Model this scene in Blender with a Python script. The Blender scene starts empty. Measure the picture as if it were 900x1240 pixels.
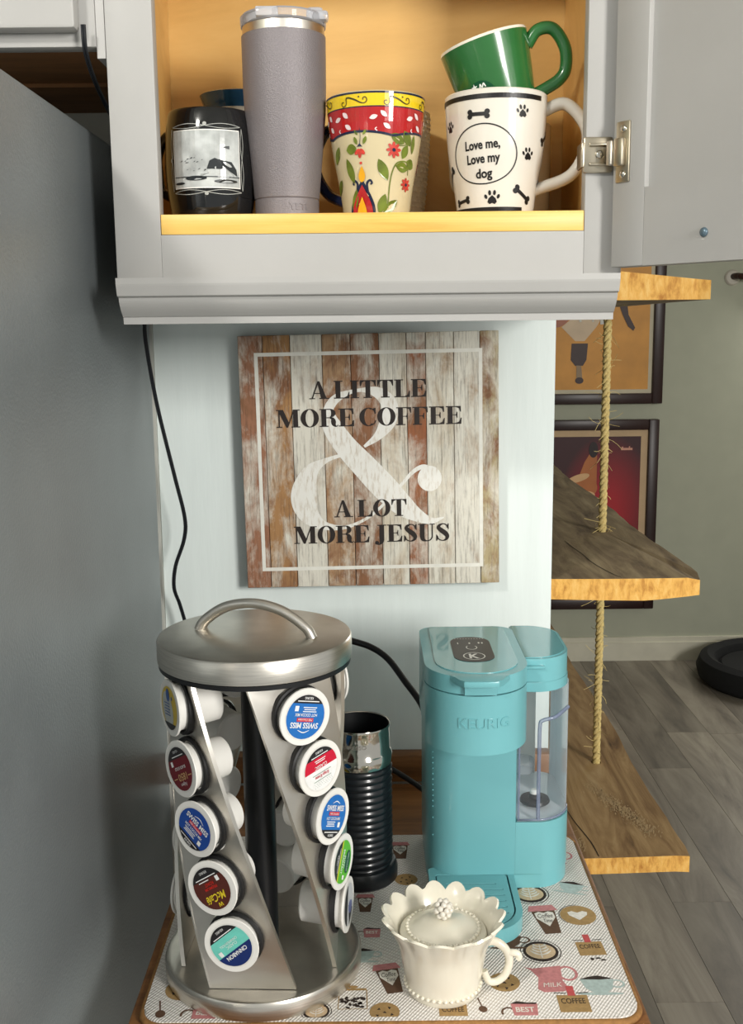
import bpy, bmesh, math, random
from mathutils import Vector, Matrix
random.seed(7)
PI = math.pi
S = bpy.context.scene
COL = S.collection

# ------------------------------------------------------------------ camera
cd = bpy.data.cameras.new('camera')
cd.sensor_fit = 'VERTICAL'; cd.sensor_height = 24.0; cd.lens = 24.0 * 1300 / 1240
cd.clip_start = 0.02
cam = bpy.data.objects.new('camera', cd); COL.objects.link(cam)
_p, _a = math.radians(9.8), 0.0105
F = Vector((0, math.cos(_p), -math.sin(_p))); U0 = Vector((0, math.sin(_p), math.cos(_p))); R0 = Vector((1, 0, 0))
Rv = R0 * math.cos(_a) - U0 * math.sin(_a); Uv = U0 * math.cos(_a) + R0 * math.sin(_a)
cam.matrix_world = Matrix(((Rv.x, Uv.x, -F.x, 0), (Rv.y, Uv.y, -F.y, 0), (Rv.z, Uv.z, -F.z, 1.5), (0, 0, 0, 1)))
S.camera = cam

# ------------------------------------------------------------------ world, lights, exposure
S.view_settings.view_transform = 'Standard'; S.view_settings.look = 'None'
S.view_settings.gamma = 1; S.view_settings.use_curve_mapping = False
S.view_settings.exposure = 0.15
w = bpy.data.worlds.new('world'); S.world = w; w.use_nodes = True
w.node_tree.nodes['Background'].inputs[0].default_value = (0.94, 0.96, 0.94, 1)
w.node_tree.nodes['Background'].inputs[1].default_value = 0.5

def area(name, loc, target, sx, sy, power, color):
    l = bpy.data.lights.new(name, 'AREA'); l.shape = 'RECTANGLE'; l.size = sx; l.size_y = sy
    l.energy = power; l.color = color
    o = bpy.data.objects.new(name, l); COL.objects.link(o); o.location = loc
    o.rotation_euler = (Vector(target) - Vector(loc)).to_track_quat('-Z', 'Y').to_euler()
    return o
# daylight window of the kitchen behind and right of the camera, the ceiling lamp whose light the fridge cuts off, the curtained dining window
area('kitchen_window_offscreen', (2.11, -2.13, 2.13), (0.0, 1.39, 1.3), 0.75, 1.0, 110, (1.0, 0.97, 0.92))
area('kitchen_ceiling_lamp_offscreen', (-0.83, -0.35, 2.4), (-0.1, 1.0, 1.5), 0.18, 0.18, 17, (1.0, 0.97, 0.92))
area('dining_window_offscreen', (2.1, 4.655, 1.25), (1.6, 3.0, 0.6), 0.8, 0.8, 22, (1.0, 0.97, 0.92))

# ------------------------------------------------------------------ materials
def srgb(r, g, b):
    f = lambda c: (c / 255) / 12.92 if c / 255 <= 0.04045 else (((c / 255) + 0.055) / 1.055) ** 2.4
    return (f(r), f(g), f(b), 1)
MATS = {}
def mat(name, rgb, rough=0.5, metal=0.0, var=0.06, vscale=12, bump=0.0, bscale=60, coat=0.0, stretch=None, trans=0.0, ior=1.45, spec=0.5):
    if name in MATS: return MATS[name]
    m = bpy.data.materials.new(name); m.use_nodes = True; nt = m.node_tree; N = nt.nodes; L = nt.links
    b = N['Principled BSDF']; b.inputs['Roughness'].default_value = rough; b.inputs['Metallic'].default_value = metal
    b.inputs['Coat Weight'].default_value = coat; b.inputs['Transmission Weight'].default_value = trans; b.inputs['IOR'].default_value = ior
    b.inputs['Specular IOR Level'].default_value = spec
    c = srgb(*rgb)
    tc = N.new('ShaderNodeTexCoord'); mp = N.new('ShaderNodeMapping'); L.new(tc.outputs['Object'], mp.inputs[0])
    if stretch: mp.inputs['Scale'].default_value = stretch
    nz = N.new('ShaderNodeTexNoise'); nz.inputs['Scale'].default_value = vscale; nz.inputs['Detail'].default_value = 5
    L.new(mp.outputs[0], nz.inputs['Vector'])
    rp = N.new('ShaderNodeValToRGB'); L.new(nz.outputs['Fac'], rp.inputs[0])
    rp.color_ramp.elements[0].position = 0.3; rp.color_ramp.elements[1].position = 0.7
    rp.color_ramp.elements[0].color = tuple(max(0, x * (1 - var)) for x in c[:3]) + (1,)
    rp.color_ramp.elements[1].color = tuple(min(1, x * (1 + var)) for x in c[:3]) + (1,)
    L.new(rp.outputs[0], b.inputs['Base Color'])
    if bump:
        n2 = N.new('ShaderNodeTexNoise'); n2.inputs['Scale'].default_value = bscale; n2.inputs['Detail'].default_value = 3
        L.new(mp.outputs[0], n2.inputs['Vector'])
        bp = N.new('ShaderNodeBump'); bp.inputs['Strength'].default_value = bump; bp.inputs['Distance'].default_value = 0.002
        L.new(n2.outputs['Fac'], bp.inputs['Height']); L.new(bp.outputs[0], b.inputs['Normal'])
    MATS[name] = m
    return m

def wood(name, cols, scale=(40, 3, 40), rough=0.6, rand=False, bump=0.15, detail=8, distort=1.2, nscale=1.0, pos=None):
    if name in MATS: return MATS[name]
    m = bpy.data.materials.new(name); m.use_nodes = True; nt = m.node_tree; N = nt.nodes; L = nt.links
    b = N['Principled BSDF']; b.inputs['Roughness'].default_value = rough
    tc = N.new('ShaderNodeTexCoord'); mp = N.new('ShaderNodeMapping'); mp.inputs['Scale'].default_value = scale
    L.new(tc.outputs['Object'], mp.inputs[0])
    src = mp.outputs[0]
    oi = N.new('ShaderNodeObjectInfo')
    if rand:
        mul = N.new('ShaderNodeMath'); mul.operation = 'MULTIPLY'; mul.inputs[1].default_value = 37.0; L.new(oi.outputs['Random'], mul.inputs[0])
        ad = N.new('ShaderNodeVectorMath'); ad.operation = 'ADD'; L.new(src, ad.inputs[0]); L.new(mul.outputs[0], ad.inputs[1]); src = ad.outputs[0]
    nz = N.new('ShaderNodeTexNoise'); nz.inputs['Scale'].default_value = nscale; nz.inputs['Detail'].default_value = detail
    nz.inputs['Distortion'].default_value = distort; nz.inputs['Roughness'].default_value = 0.62
    L.new(src, nz.inputs['Vector'])
    rp = N.new('ShaderNodeValToRGB'); L.new(nz.outputs['Fac'], rp.inputs[0])
    e = rp.color_ramp.elements; n = len(cols)
    for i, c in enumerate(cols):
        ps = pos[i] if pos else 0.28 + 0.44 * i / (n - 1)
        if i < 2: el = e[i]; el.position = ps
        else: el = e.new(ps)
        el.color = srgb(*c)
    out = rp.outputs[0]
    if rand:
        hs = N.new('ShaderNodeHueSaturation'); mr = N.new('ShaderNodeMapRange'); L.new(oi.outputs['Random'], mr.inputs[0])
        mr.inputs[3].default_value = 0.72; mr.inputs[4].default_value = 1.2
        L.new(mr.outputs[0], hs.inputs['Value']); L.new(out, hs.inputs['Color']); out = hs.outputs[0]
    L.new(out, b.inputs['Base Color'])
    bp = N.new('ShaderNodeBump'); bp.inputs['Strength'].default_value = bump; bp.inputs['Distance'].default_value = 0.002
    L.new(nz.outputs['Fac'], bp.inputs['Height']); L.new(bp.outputs[0], b.inputs['Normal'])
    MATS[name] = m
    return m

def brushed(name, rgb, rough, stretch, var=0.25, metal=1.0):
    return mat(name, rgb, rough, metal, var=var, vscale=8, stretch=stretch, bump=0.03, bscale=30)

def glass(name, rgb, rough=0.03, alpha=0.25):
    if name in MATS: return MATS[name]
    m = bpy.data.materials.new(name); m.use_nodes = True; nt = m.node_tree; N = nt.nodes; L = nt.links
    b = N['Principled BSDF']; b.inputs['Base Color'].default_value = srgb(*rgb); b.inputs['Roughness'].default_value = rough
    tr = N.new('ShaderNodeBsdfTransparent'); tr.inputs[0].default_value = (0.96, 0.98, 0.99, 1)
    fr = N.new('ShaderNodeFresnel'); fr.inputs[0].default_value = 1.4
    ad = N.new('ShaderNodeMath'); ad.operation = 'ADD'; ad.inputs[1].default_value = alpha; ad.use_clamp = True; L.new(fr.outputs[0], ad.inputs[0])
    mx = N.new('ShaderNodeMixShader'); L.new(ad.outputs[0], mx.inputs[0]); L.new(tr.outputs[0], mx.inputs[1]); L.new(b.outputs[0], mx.inputs[2])
    L.new(mx.outputs[0], N['Material Output'].inputs['Surface'])
    MATS[name] = m
    return m

# ------------------------------------------------------------------ object helpers
def link(o, parent=None):
    COL.objects.link(o)
    if parent is not None: o.parent = parent
    return o
def mesh_obj(name, verts, faces, m, parent=None, smooth=False, auto=None):
    me = bpy.data.meshes.new(name); me.from_pydata([tuple(v) for v in verts], [], faces); me.validate(); me.update()
    bm = bmesh.new(); bm.from_mesh(me); bmesh.ops.recalc_face_normals(bm, faces=bm.faces); bm.to_mesh(me); bm.free()
    return fin(name, me, m, parent, smooth, auto)
def fin(name, me, m, parent, smooth, auto=None):
    if m: me.materials.append(m)
    if smooth:
        for p in me.polygons: p.use_smooth = True
        if auto is not None:
            me.set_sharp_from_angle(angle=math.radians(auto))
    return link(bpy.data.objects.new(name, me), parent)
def bm_obj(name, bm, m, parent=None, smooth=False, auto=None):
    bmesh.ops.recalc_face_normals(bm, faces=bm.faces)
    me = bpy.data.meshes.new(name); bm.to_mesh(me); bm.free()
    return fin(name, me, m, parent, smooth, auto)
def tag(o, label, cat=None, group=None, kind=None):
    if label: o['label'] = label
    if cat: o['category'] = cat
    if group: o['group'] = group
    if kind: o['kind'] = kind
    return o
def thing(name, loc, label, cat, group=None, rz=0):
    o = bpy.data.objects.new(name, None); o.empty_display_size = 0.05; COL.objects.link(o)
    o.location = loc; o.rotation_euler = (0, 0, rz)
    return tag(o, label, cat, group)
def bm_box(bm, x0, x1, y0, y1, z0, z1, bev=0.0, seg=2):
    g = bmesh.ops.create_cube(bm, size=1)
    for v in g['verts']:
        v.co = Vector(((x0 + x1) / 2 + v.co.x * (x1 - x0), (y0 + y1) / 2 + v.co.y * (y1 - y0), (z0 + z1) / 2 + v.co.z * (z1 - z0)))
    if bev:
        es = list({e for v in g['verts'] for e in v.link_edges})
        bmesh.ops.bevel(bm, geom=es, offset=bev, segments=seg, affect='EDGES', profile=0.5)
def box(name, x0, x1, y0, y1, z0, z1, m, parent=None, bev=0.0, seg=2):
    bm = bmesh.new(); bm_box(bm, x0, x1, y0, y1, z0, z1, bev, seg)
    return bm_obj(name, bm, m, parent, smooth=bev > 0, auto=40)
def lathe_data(prof, n=48, c=(0, 0, 0), close=False):
    vs, fs = [], []
    k = len(prof)
    for i in range(n):
        a = 2 * PI * i / n
        for r, z in prof: vs.append((c[0] + r * math.cos(a), c[1] + r * math.sin(a), c[2] + z))
    for i in range(n):
        j = (i + 1) % n
        for t in range(k - 1 + (1 if close else 0)):
            t2 = (t + 1) % k
            fs.append((i * k + t, j * k + t, j * k + t2, i * k + t2))
    return vs, fs
def lathe(name, prof, m, parent=None, n=48, c=(0, 0, 0), close=False, auto=35):
    vs, fs = lathe_data(prof, n, c, close)
    bm = bmesh.new(); bv = [bm.verts.new(v) for v in vs]
    for f in fs:
        try: bm.faces.new([bv[i] for i in f])
        except ValueError: pass
    bmesh.ops.remove_doubles(bm, verts=bm.verts, dist=1e-6)
    return bm_obj(name, bm, m, parent, True, auto)
def spline(pts, n=8):
    pts = [Vector(p) for p in pts]; out = []
    P = [pts[0] * 2 - pts[1]] + pts + [pts[-1] * 2 - pts[-2]]
    for i in range(1, len(P) - 2):
        for k in range(n):
            t = k / n; a, b, c, d = P[i - 1], P[i], P[i + 1], P[i + 2]
            out.append(0.5 * ((2 * b) + (c - a) * t + (2 * a - 5 * b + 4 * c - d) * t * t + (3 * b - a - 3 * c + d) * t ** 3))
    out.append(pts[-1])
    return out
def tube_data(path, rad, n=10, flat=1.0, up=None):
    vs, fs = [], []
    m = len(path); prevN = None
    for i, p in enumerate(path):
        t = (path[min(i + 1, m - 1)] - path[max(i - 1, 0)]).normalized()
        if prevN is None:
            ref = Vector(up) if up else (Vector((0, 0, 1)) if abs(t.z) < 0.9 else Vector((1, 0, 0)))
            nn = (ref - t * ref.dot(t)).normalized()
        else: nn = (prevN - t * prevN.dot(t)).normalized()
        prevN = nn; bb = t.cross(nn)
        r = rad(i / (m - 1)) if callable(rad) else rad
        for k in range(n):
            a = 2 * PI * k / n
            vs.append(p + nn * (r * math.cos(a) * flat) + bb * (r * math.sin(a)))
    for i in range(m - 1):
        for k in range(n):
            k2 = (k + 1) % n
            fs.append((i * n + k, i * n + k2, (i + 1) * n + k2, (i + 1) * n + k))
    fs.append(tuple(range(n))); fs.append(tuple((m - 1) * n + k for k in range(n)))
    return vs, fs
def tube(name, pts, rad, m, parent=None, n=10, sub=8, flat=1.0, up=None):
    vs, fs = tube_data(spline(pts, sub), rad, n, flat, up)
    return mesh_obj(name, vs, fs, m, parent, True, 50)
def prism(name, outline, z0, z1, m, parent=None, bev=0.0, smooth=True, seg=2):
    bm = bmesh.new()
    a = [bm.verts.new((x, y, z0)) for x, y in outline]; b = [bm.verts.new((x, y, z1)) for x, y in outline]
    n = len(outline); top = bm.faces.new(b); bot = bm.faces.new(a[::-1])
    for i in range(n): bm.faces.new((a[i], a[(i + 1) % n], b[(i + 1) % n], b[i]))
    if bev:
        es = list(top.edges) + list(bot.edges)
        bmesh.ops.bevel(bm, geom=es, offset=bev, segments=seg, affect='EDGES', profile=0.5)
    return bm_obj(name, bm, m, parent, smooth, 40)

# --- flat print shapes: lists of (verts2d, faces)
def s_ell(cx, cy, rx, ry, rot=0, n=24):
    c, s = math.cos(rot), math.sin(rot)
    return ([(cx + rx * math.cos(2 * PI * i / n) * c - ry * math.sin(2 * PI * i / n) * s, cy + rx * math.cos(2 * PI * i / n) * s + ry * math.sin(2 * PI * i / n) * c) for i in range(n)], [tuple(range(n))])
def s_disc(cx, cy, r, n=24, m=5):
    v, f = [(cx, cy)], []
    for j in range(1, m + 1): v += [(cx + r * j / m * math.cos(2 * PI * i / n), cy + r * j / m * math.sin(2 * PI * i / n)) for i in range(n)]
    for i in range(n):
        f.append((0, 1 + i, 1 + (i + 1) % n))
        for j in range(m - 1): f.append((1 + j * n + i, 1 + (j + 1) * n + i, 1 + (j + 1) * n + (i + 1) % n, 1 + j * n + (i + 1) % n))
    return (v, f)
def s_poly(pts): return (list(pts), [tuple(range(len(pts)))])
def s_rect(x0, y0, x1, y1): return s_poly([(x0, y0), (x1, y0), (x1, y1), (x0, y1)])
def s_grid(x0, y0, x1, y1, n):
    v, f = [], []
    for i in range(n + 1):
        x = x0 + (x1 - x0) * i / n; v += [(x, y0), (x, y1)]
    for i in range(n): f.append((2 * i, 2 * i + 2, 2 * i + 3, 2 * i + 1))
    return (v, f)
def s_ring(cx, cy, rx, ry, wd, n=40, a0=0, a1=2 * PI):
    v, f = [], []
    for i in range(n + 1):
        a = a0 + (a1 - a0) * i / n
        v += [(cx + rx * math.cos(a), cy + ry * math.sin(a)), (cx + (rx - wd) * math.cos(a), cy + (ry - wd) * math.sin(a))]
    for i in range(n): f.append((2 * i, 2 * i + 1, 2 * i + 3, 2 * i + 2))
    return (v, f)
def s_stroke(pts, sub=6, straight=False):      # pts: (x, y, width)
    P = [Vector(p) for p in pts] if straight else spline([Vector(p) for p in pts], sub)
    v, f = [], []
    for i, p in enumerate(P):
        t = P[min(i + 1, len(P) - 1)] - P[max(i - 1, 0)]; t = Vector((t.x, t.y))
        if t.length < 1e-9: t = Vector((1, 0))
        t.normalize(); h = max(p.z, 0.0) / 2
        v += [(p.x - t.y * h, p.y + t.x * h), (p.x + t.y * h, p.y - t.x * h)]
    for i in range(len(P) - 1): f.append((2 * i, 2 * i + 1, 2 * i + 3, 2 * i + 2))
    return (v, f)
TXT = {}
def s_text(txt, h, cx=0, cy=0, width=None, rot=0, bold=0.0, shear=0.0):
    key = (txt, bold, shear)
    if key not in TXT:
        c = bpy.data.curves.new('txt', 'FONT'); c.body = txt; c.size = 1; c.resolution_u = 3; c.offset = bold; c.shear = shear
        o = bpy.data.objects.new('txt', c); COL.objects.link(o)
        bpy.context.view_layer.update()
        me = bpy.data.meshes.new_from_object(o.evaluated_get(bpy.context.evaluated_depsgraph_get()))
        TXT[key] = ([(v.co.x, v.co.y) for v in me.vertices], [tuple(p.vertices) for p in me.polygons])
        bpy.data.objects.remove(o); bpy.data.curves.remove(c); bpy.data.meshes.remove(me)
    v, f = TXT[key]
    xs = [p[0] for p in v]; ys = [p[1] for p in v]
    sx = sy = h / 0.7
    if width: sx = width / (max(xs) - min(xs))
    mx = (min(xs) + max(xs)) / 2; my = 0.35
    cs, sn = math.cos(rot), math.sin(rot)
    return ([(cx + (x - mx) * sx * cs - (y - my) * sy * sn, cy + (x - mx) * sx * sn + (y - my) * sy * cs) for x, y in v], f)
def s_move(sh, dx=0, dy=0, sc=1.0, rot=0, sy=None):
    c, s = math.cos(rot), math.sin(rot); sy = sc if sy is None else sy
    return ([(dx + x * sc * c - y * sy * s, dy + x * sc * s + y * sy * c) for x, y in sh[0]], sh[1])
def decal(name, shapes, fn, m, parent, tri=True):
    vs, fs = [], []
    for si, (v, f) in enumerate(shapes):
        o = len(vs); v3 = [Vector(fn(x, y)) for x, y in v]; ff = []; nn = Vector()
        for q in f:
            ar = sum(v[q[k - 1]][0] * v[q[k]][1] - v[q[k]][0] * v[q[k - 1]][1] for k in range(len(q)))
            q = q if ar >= 0 else q[::-1]; ff.append(q)
            for k in range(1, len(q) - 1): nn += (v3[q[k]] - v3[q[0]]).cross(v3[q[k + 1]] - v3[q[0]])
        if nn.length > 0: nn.normalize()
        vs += [p + nn * (2e-5 * (si % 6)) for p in v3]; fs += [tuple(i + o for i in q) for q in ff]
    me = bpy.data.meshes.new(name); me.from_pydata([tuple(v) for v in vs], [], fs); me.update()
    return fin(name, me, m, parent, False)
def raise_(o, th):
    md = o.modifiers.new('relief', 'SOLIDIFY'); md.thickness = th; md.offset = -1; return o
def holed(name, outline, holes, z0, z1, m, parent):     # flat plate with real openings
    bm = bmesh.new(); loops = []; edges = []
    for lp in [outline] + holes:
        vv = [bm.verts.new((x, y, z1)) for x, y in lp]; loops.append(vv)
        edges += [bm.edges.new((vv[i], vv[(i + 1) % len(vv)])) for i in range(len(vv))]
    bmesh.ops.triangle_fill(bm, use_beauty=True, use_dissolve=False, edges=edges)
    top = list(bm.faces); low = {}
    for vv in loops:
        for v in vv: low[v] = bm.verts.new((v.co.x, v.co.y, z0))
    for f in top: bm.faces.new([low[v] for v in reversed(f.verts)])
    for vv in loops:
        for i in range(len(vv)):
            p, q = vv[i], vv[(i + 1) % len(vv)]; bm.faces.new((p, q, low[q], low[p]))
    return bm_obj(name, bm, m, parent)
def cyl_map(rf, a0=0.0, eps=0.0004, sq=1.0):
    # x along the surface to the right, y = height; azimuth a0 measured from the -Y side
    def fn(x, y):
        r = rf(y); a = a0 + x / max(r, 1e-4); r += eps
        return (r * math.sin(a), -r * math.cos(a), y)
    return fn
def prof_r(prof):
    def rf(z):
        for (r0, z0), (r1, z1) in zip(prof, prof[1:]):
            if z0 <= z <= z1 and z1 > z0: return r0 + (r1 - r0) * (z - z0) / (z1 - z0)
        return prof[-1][0]
    return rf
def smooth_prof(pts, n=6): return [(p.x, p.y) for p in spline([Vector((r, z, 0)) for r, z in pts], n)]

# ------------------------------------------------------------------ material palette
WHITE_PAINT = mat('cabinet_paint', (174, 173, 170), 0.45, var=0.03, bump=0.05, bscale=90)
DOOR_PAINT = WHITE_PAINT
PANEL_PAINT = mat('panel_paint', (232, 241, 238), 0.3, var=0.03, bump=0.25, bscale=25, stretch=(3, 3, 0.4))
WALL_PAINT = mat('dining_wall_paint', (176, 178, 160), 0.8, var=0.03, bump=0.1, bscale=150)
TRIM_PAINT = mat('baseboard_paint', (214, 210, 192), 0.5)
CEIL_PAINT = mat('ceiling_paint', (225, 225, 220), 0.9)
MAPLE = wood('maple_interior', [(204, 158, 86), (222, 178, 104), (232, 192, 120)], (2, 8, 9), 0.45, bump=0.03)
PINE_EDGE = wood('pine_edging', [(214, 158, 66), (236, 190, 96), (240, 202, 118)], (3, 30, 70), 0.4, bump=0.04)
ROUGH = wood('rough_sawn_wood', [(88, 66, 42), (140, 108, 68), (176, 144, 98), (196, 168, 124)], (26, 3, 26), 0.8, bump=0.5)
GREYW = wood('grey_weathered_wood', [(78, 66, 50), (122, 104, 78), (150, 132, 100), (178, 160, 126)], (34, 5, 34), 0.85, bump=0.6, distort=0.6)
ENDG = wood('sawn_end_grain', [(176, 116, 42), (226, 172, 84), (240, 198, 118)], (110, 60, 45), 0.75, bump=0.5, distort=0.3)
BROWNW = wood('brown_stained_wood', [(92, 58, 28), (134, 88, 46), (160, 110, 62)], (4, 30, 40), 0.5, bump=0.1)
FLOORW = wood('vinyl_plank', [(92, 86, 78), (124, 116, 104), (146, 138, 124), (160, 152, 138)], (9, 1.3, 9), 0.5, rand=True, bump=0.05)
STEEL = mat('brushed_steel', (214, 209, 199), 0.3, 1.0, var=0.12, vscale=30, stretch=(1, 1, 30), bump=0.05, bscale=40)
STEEL2 = mat('satin_steel_panel', (226, 221, 212), 0.36, 1.0, var=0.08, vscale=10)
CHROME = mat('chrome', (205, 200, 190), 0.1, 1.0, var=0.04)
NICKEL = mat('nickel_hinge', (190, 180, 160), 0.3, 1.0, var=0.1)
BLACKP = mat('black_plastic', (20, 21, 23), 0.35, var=0.1)
RUBBER = mat('black_rubber', (18, 18, 19), 0.5, var=0.1)
FRIDGE = mat('grey_fridge_side', (122, 128, 130), 0.36, 0.25, var=0.05, bump=0.3, bscale=320)
TEAL = mat('teal_plastic', (114, 180, 186), 0.3, var=0.03, coat=0.25)
TEAL_D = mat('teal_plastic_gloss', (114, 180, 186), 0.14, var=0.03, coat=0.5)
CREAM = mat('cream_glaze', (232, 226, 208), 0.18, var=0.04, coat=0.4)
WHITEC = mat('white_ceramic', (226, 220, 208), 0.15, var=0.02, coat=0.4)
INK = mat('black_ink', (22, 20, 20), 0.4, var=0.05)
WHITEP = mat('white_plastic', (236, 234, 228), 0.4, var=0.02)
WPRINT = mat('white_print', (236, 236, 230), 0.6, var=0.03)

# ================================================================== THE SETTING
def struct(o): o['kind'] = 'structure'; return o
struct(box('floor', -1.4, 2.7, -0.6, 4.8, -0.06, -0.004, FLOORW))
floor = bpy.data.objects['floor']
pm = None
pw, pl = 0.155, 1.22
col = 0
x = 0.780 - 8 * pw
while x < 2.6:
    y = 0.2 - random.random() * 0.9
    while y < 4.68:
        y0, y1 = max(y, 0.2), min(y + pl, 4.68)
        if y1 - y0 > 0.02:
            box('floor_plank', x + 0.0006, x + pw - 0.0006, y0 + 0.0006, y1 - 0.0006, -0.004, 0.0, FLOORW, floor)
        y += pl
    x += pw; col += 1
struct(box('wall_back', -1.4, 2.7, 4.68, 4.78, 0, 2.45, WALL_PAINT))
struct(box('wall_right', 2.6, 2.7, 1.6, 4.68, 0, 2.45, WALL_PAINT))
struct(box('wall_left', -1.4, -1.3, -0.6, 4.68, 0, 2.45, WALL_PAINT))
struct(box('ceiling', -1.4, 2.7, -0.6, 4.78, 2.45, 2.5, CEIL_PAINT))
bb = bmesh.new(); bm_box(bb, -1.3, 2.6, 4.664, 4.68, 0.0, 0.085); bm_box(bb, -1.3, 2.6, 4.670, 4.68, 0.085, 0.108)
struct(bm_obj('baseboard_back', bb, TRIM_PAINT))
# white painted panel carrying the sign, and the grey wall behind the fridge
struct(box('wall_front', -0.2765, 0.238, 1.39, 1.401, 0.0, 2.45, PANEL_PAINT))
struct(box('wall_side', -1.3, -0.277, 1.385, 1.45, 0.0, 2.45, mat('grey_green_wall', (196, 196, 188), 0.8)))
struct(box('trim_1', -0.2765, 0.238, 1.367, 1.39, 0.893, 0.931, BROWNW, bev=0.002))

# ================================================================== REFRIGERATOR
fr = thing('refrigerator', (-0.62, 0.95, 0), 'tall dark grey refrigerator with pebbled side beside the white panel', 'refrigerator')
def L(o, x, y, z): return (x - o[0], y - o[1], z - o[2])
def pbox(name, par, x0, x1, y0, y1, z0, z1, m, bev=0.0, seg=2):
    c = par.location
    return box(name, x0 - c.x, x1 - c.x, y0 - c.y, y1 - c.y, z0 - c.z, z1 - c.z, m, par, bev, seg)
pbox('body', fr, -1.02, -0.276, 0.50, 1.368, 0.03, 1.697, FRIDGE, 0.006)
pbox('upper_door', fr, -1.02, -0.278, 0.43, 0.495, 1.12, 1.70, STEEL2, 0.01)
pbox('lower_door', fr, -1.02, -0.278, 0.43, 0.495, 0.05, 1.11, STEEL2, 0.01)
for z0, z1 in ((1.18, 1.5), (0.7, 1.05)):
    pbox('handle', fr, -0.96, -0.93, 0.38, 0.43, z0, z1, STEEL2, 0.008)
for px in (-0.98, -0.32):
    for py in (0.56, 1.32): pbox('foot', fr, px - 0.02, px + 0.02, py - 0.02, py + 0.02, 0.0, 0.035, BLACKP)

# ================================================================== CABINET ABOVE THE FRIDGE
oc = thing('wall_cabinet', (-0.62, 1.2, 1.765), 'grey white cabinet hung above the refrigerator with brown unpainted underside', 'cabinet')
DARKBOTTOM = wood('raw_brown_bottom', [(122, 80, 42), (152, 104, 60), (170, 120, 74)], (3, 20, 20), 0.7)
pbox('carcass', oc, -1.0, -0.2555, 1.09, 1.384, 1.772, 2.4, WHITE_PAINT)
pbox('bottom_panel', oc, -0.985, -0.262, 1.092, 1.24, 1.766, 1.772, DARKBOTTOM)
pbox('bottom_rail', oc, -0.985, -0.262, 1.24, 1.383, 1.762, 1.772, DARKBOTTOM)
pbox('face_rail', oc, -1.0, -0.2545, 1.07, 1.09, 1.762, 2.4, WHITE_PAINT, 0.001)
d = pbox('door', oc, -0.64, -0.268, 1.049, 1.069, 1.7735, 2.38, WHITE_PAINT, 0.004)
pbox('door', oc, -0.995, -0.645, 1.049, 1.069, 1.7735, 2.38, WHITE_PAINT, 0.004)
fl = box('filler_strip', -0.2542, -0.2462, 1.072, 1.3, 1.752, 2.4, WHITE_PAINT)
tag(fl, 'narrow painted filler strip between the fridge cabinet and the mug cabinet', 'trim')

# ================================================================== MUG CABINET
mc = thing('wall_cabinet', (0, 1.2, 1.5), 'open white painted wall cabinet with maple interior full of mugs', 'cabinet')
XL, XR, FY = -0.2455, 0.2455, 1.07
pbox('side_panel', mc, XL, XL + 0.015, FY + 0.019, 1.383, 1.525, 2.32, WHITE_PAINT)
pbox('side_panel', mc, XR - 0.015, XR, FY + 0.019, 1.383, 1.525, 2.32, WHITE_PAINT)
for a, b in ((XL + 0.0152, XL + 0.018), (XR - 0.018, XR - 0.0152)):
    pbox('interior_lining', mc, a, b, FY + 0.0195, 1.309, 1.6082, 2.30, MAPLE)
pbox('back_panel', mc, XL + 0.0152, XR - 0.0152, 1.31, 1.32, 1.54, 2.31, MAPLE)
pbox('shelf_board', mc, XL + 0.0152, XR - 0.0152, FY + 0.0195, 1.3095, 1.588, 1.608, MAPLE)
pbox('shelf_edging', mc, -0.2005, 0.2082, FY - 0.0005, FY + 0.0195, 1.5895, 1.6085, PINE_EDGE, 0.0008)
pbox('upper_shelf', mc, XL + 0.0182, XR - 0.0182, FY + 0.025, 1.3085, 1.925, 1.943, MAPLE)
pbox('top_panel', mc, XL, XR, FY + 0.019, 1.383, 2.3, 2.32, WHITE_PAINT)
pbox('bottom_panel', mc, XL + 0.0152, XR - 0.0152, FY + 0.0195, 1.383, 1.53, 1.538, WHITE_PAINT)
pbox('stile', mc, XL, -0.2010, FY, FY + 0.019, 1.547, 2.32, WHITE_PAINT, 0.001)
pbox('stile', mc, 0.2087, XR, FY, FY + 0.019, 1.547, 2.32, WHITE_PAINT, 0.001)
pbox('rail', mc, -0.2009, 0.2086, FY + 0.0002, FY + 0.019, 1.547, 1.5893, WHITE_PAINT)
pbox('rail', mc, -0.2009, 0.2086, FY + 0.0002, FY + 0.019, 2.28, 2.32, WHITE_PAINT)
# crown moulding: profile in (y, z) extruded along x
cp = [(1.085, 1.5475), (1.036, 1.5475), (1.036, 1.542)]
for k in range(5): cp.append((1.0365 + 0.0008 * k, 1.540 - 0.0022 * k))
cp += [(1.0405, 1.5305), (1.046, 1.5295)]
for k in range(9):
    t = k / 8; cp.append((1.046 + 0.013 * (t ** 1.6), 1.5285 - 0.0155 * t))
cp += [(1.0595, 1.5125), (1.0625, 1.511), (1.0632, 1.5045), (1.085, 1.5045)]
vs, fs = [], []
n = len(cp)
for xx in (-0.2395, 0.2375): vs += [L(mc.location, xx, y, z) for y, z in cp]
for i in range(n): fs.append((i, (i + 1) % n, n + (i + 1) % n, n + i))
fs += [tuple(range(n)), tuple(range(n, 2 * n))]
mesh_obj('crown_molding', vs, fs, WHITE_PAINT, mc)
# open door: frame-and-panel, inner face towards the camera
dr = bpy.data.objects.new('door', None); link(dr, mc)
dr.location = L(mc.location, 0.2395, 1.047, 0); dr.location.z = 0
dang = math.radians(53)
dr.rotation_euler = (0, 0, -dang)
DW, DZ0, DZ1 = 0.45, 0.0535, 0.80
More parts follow.
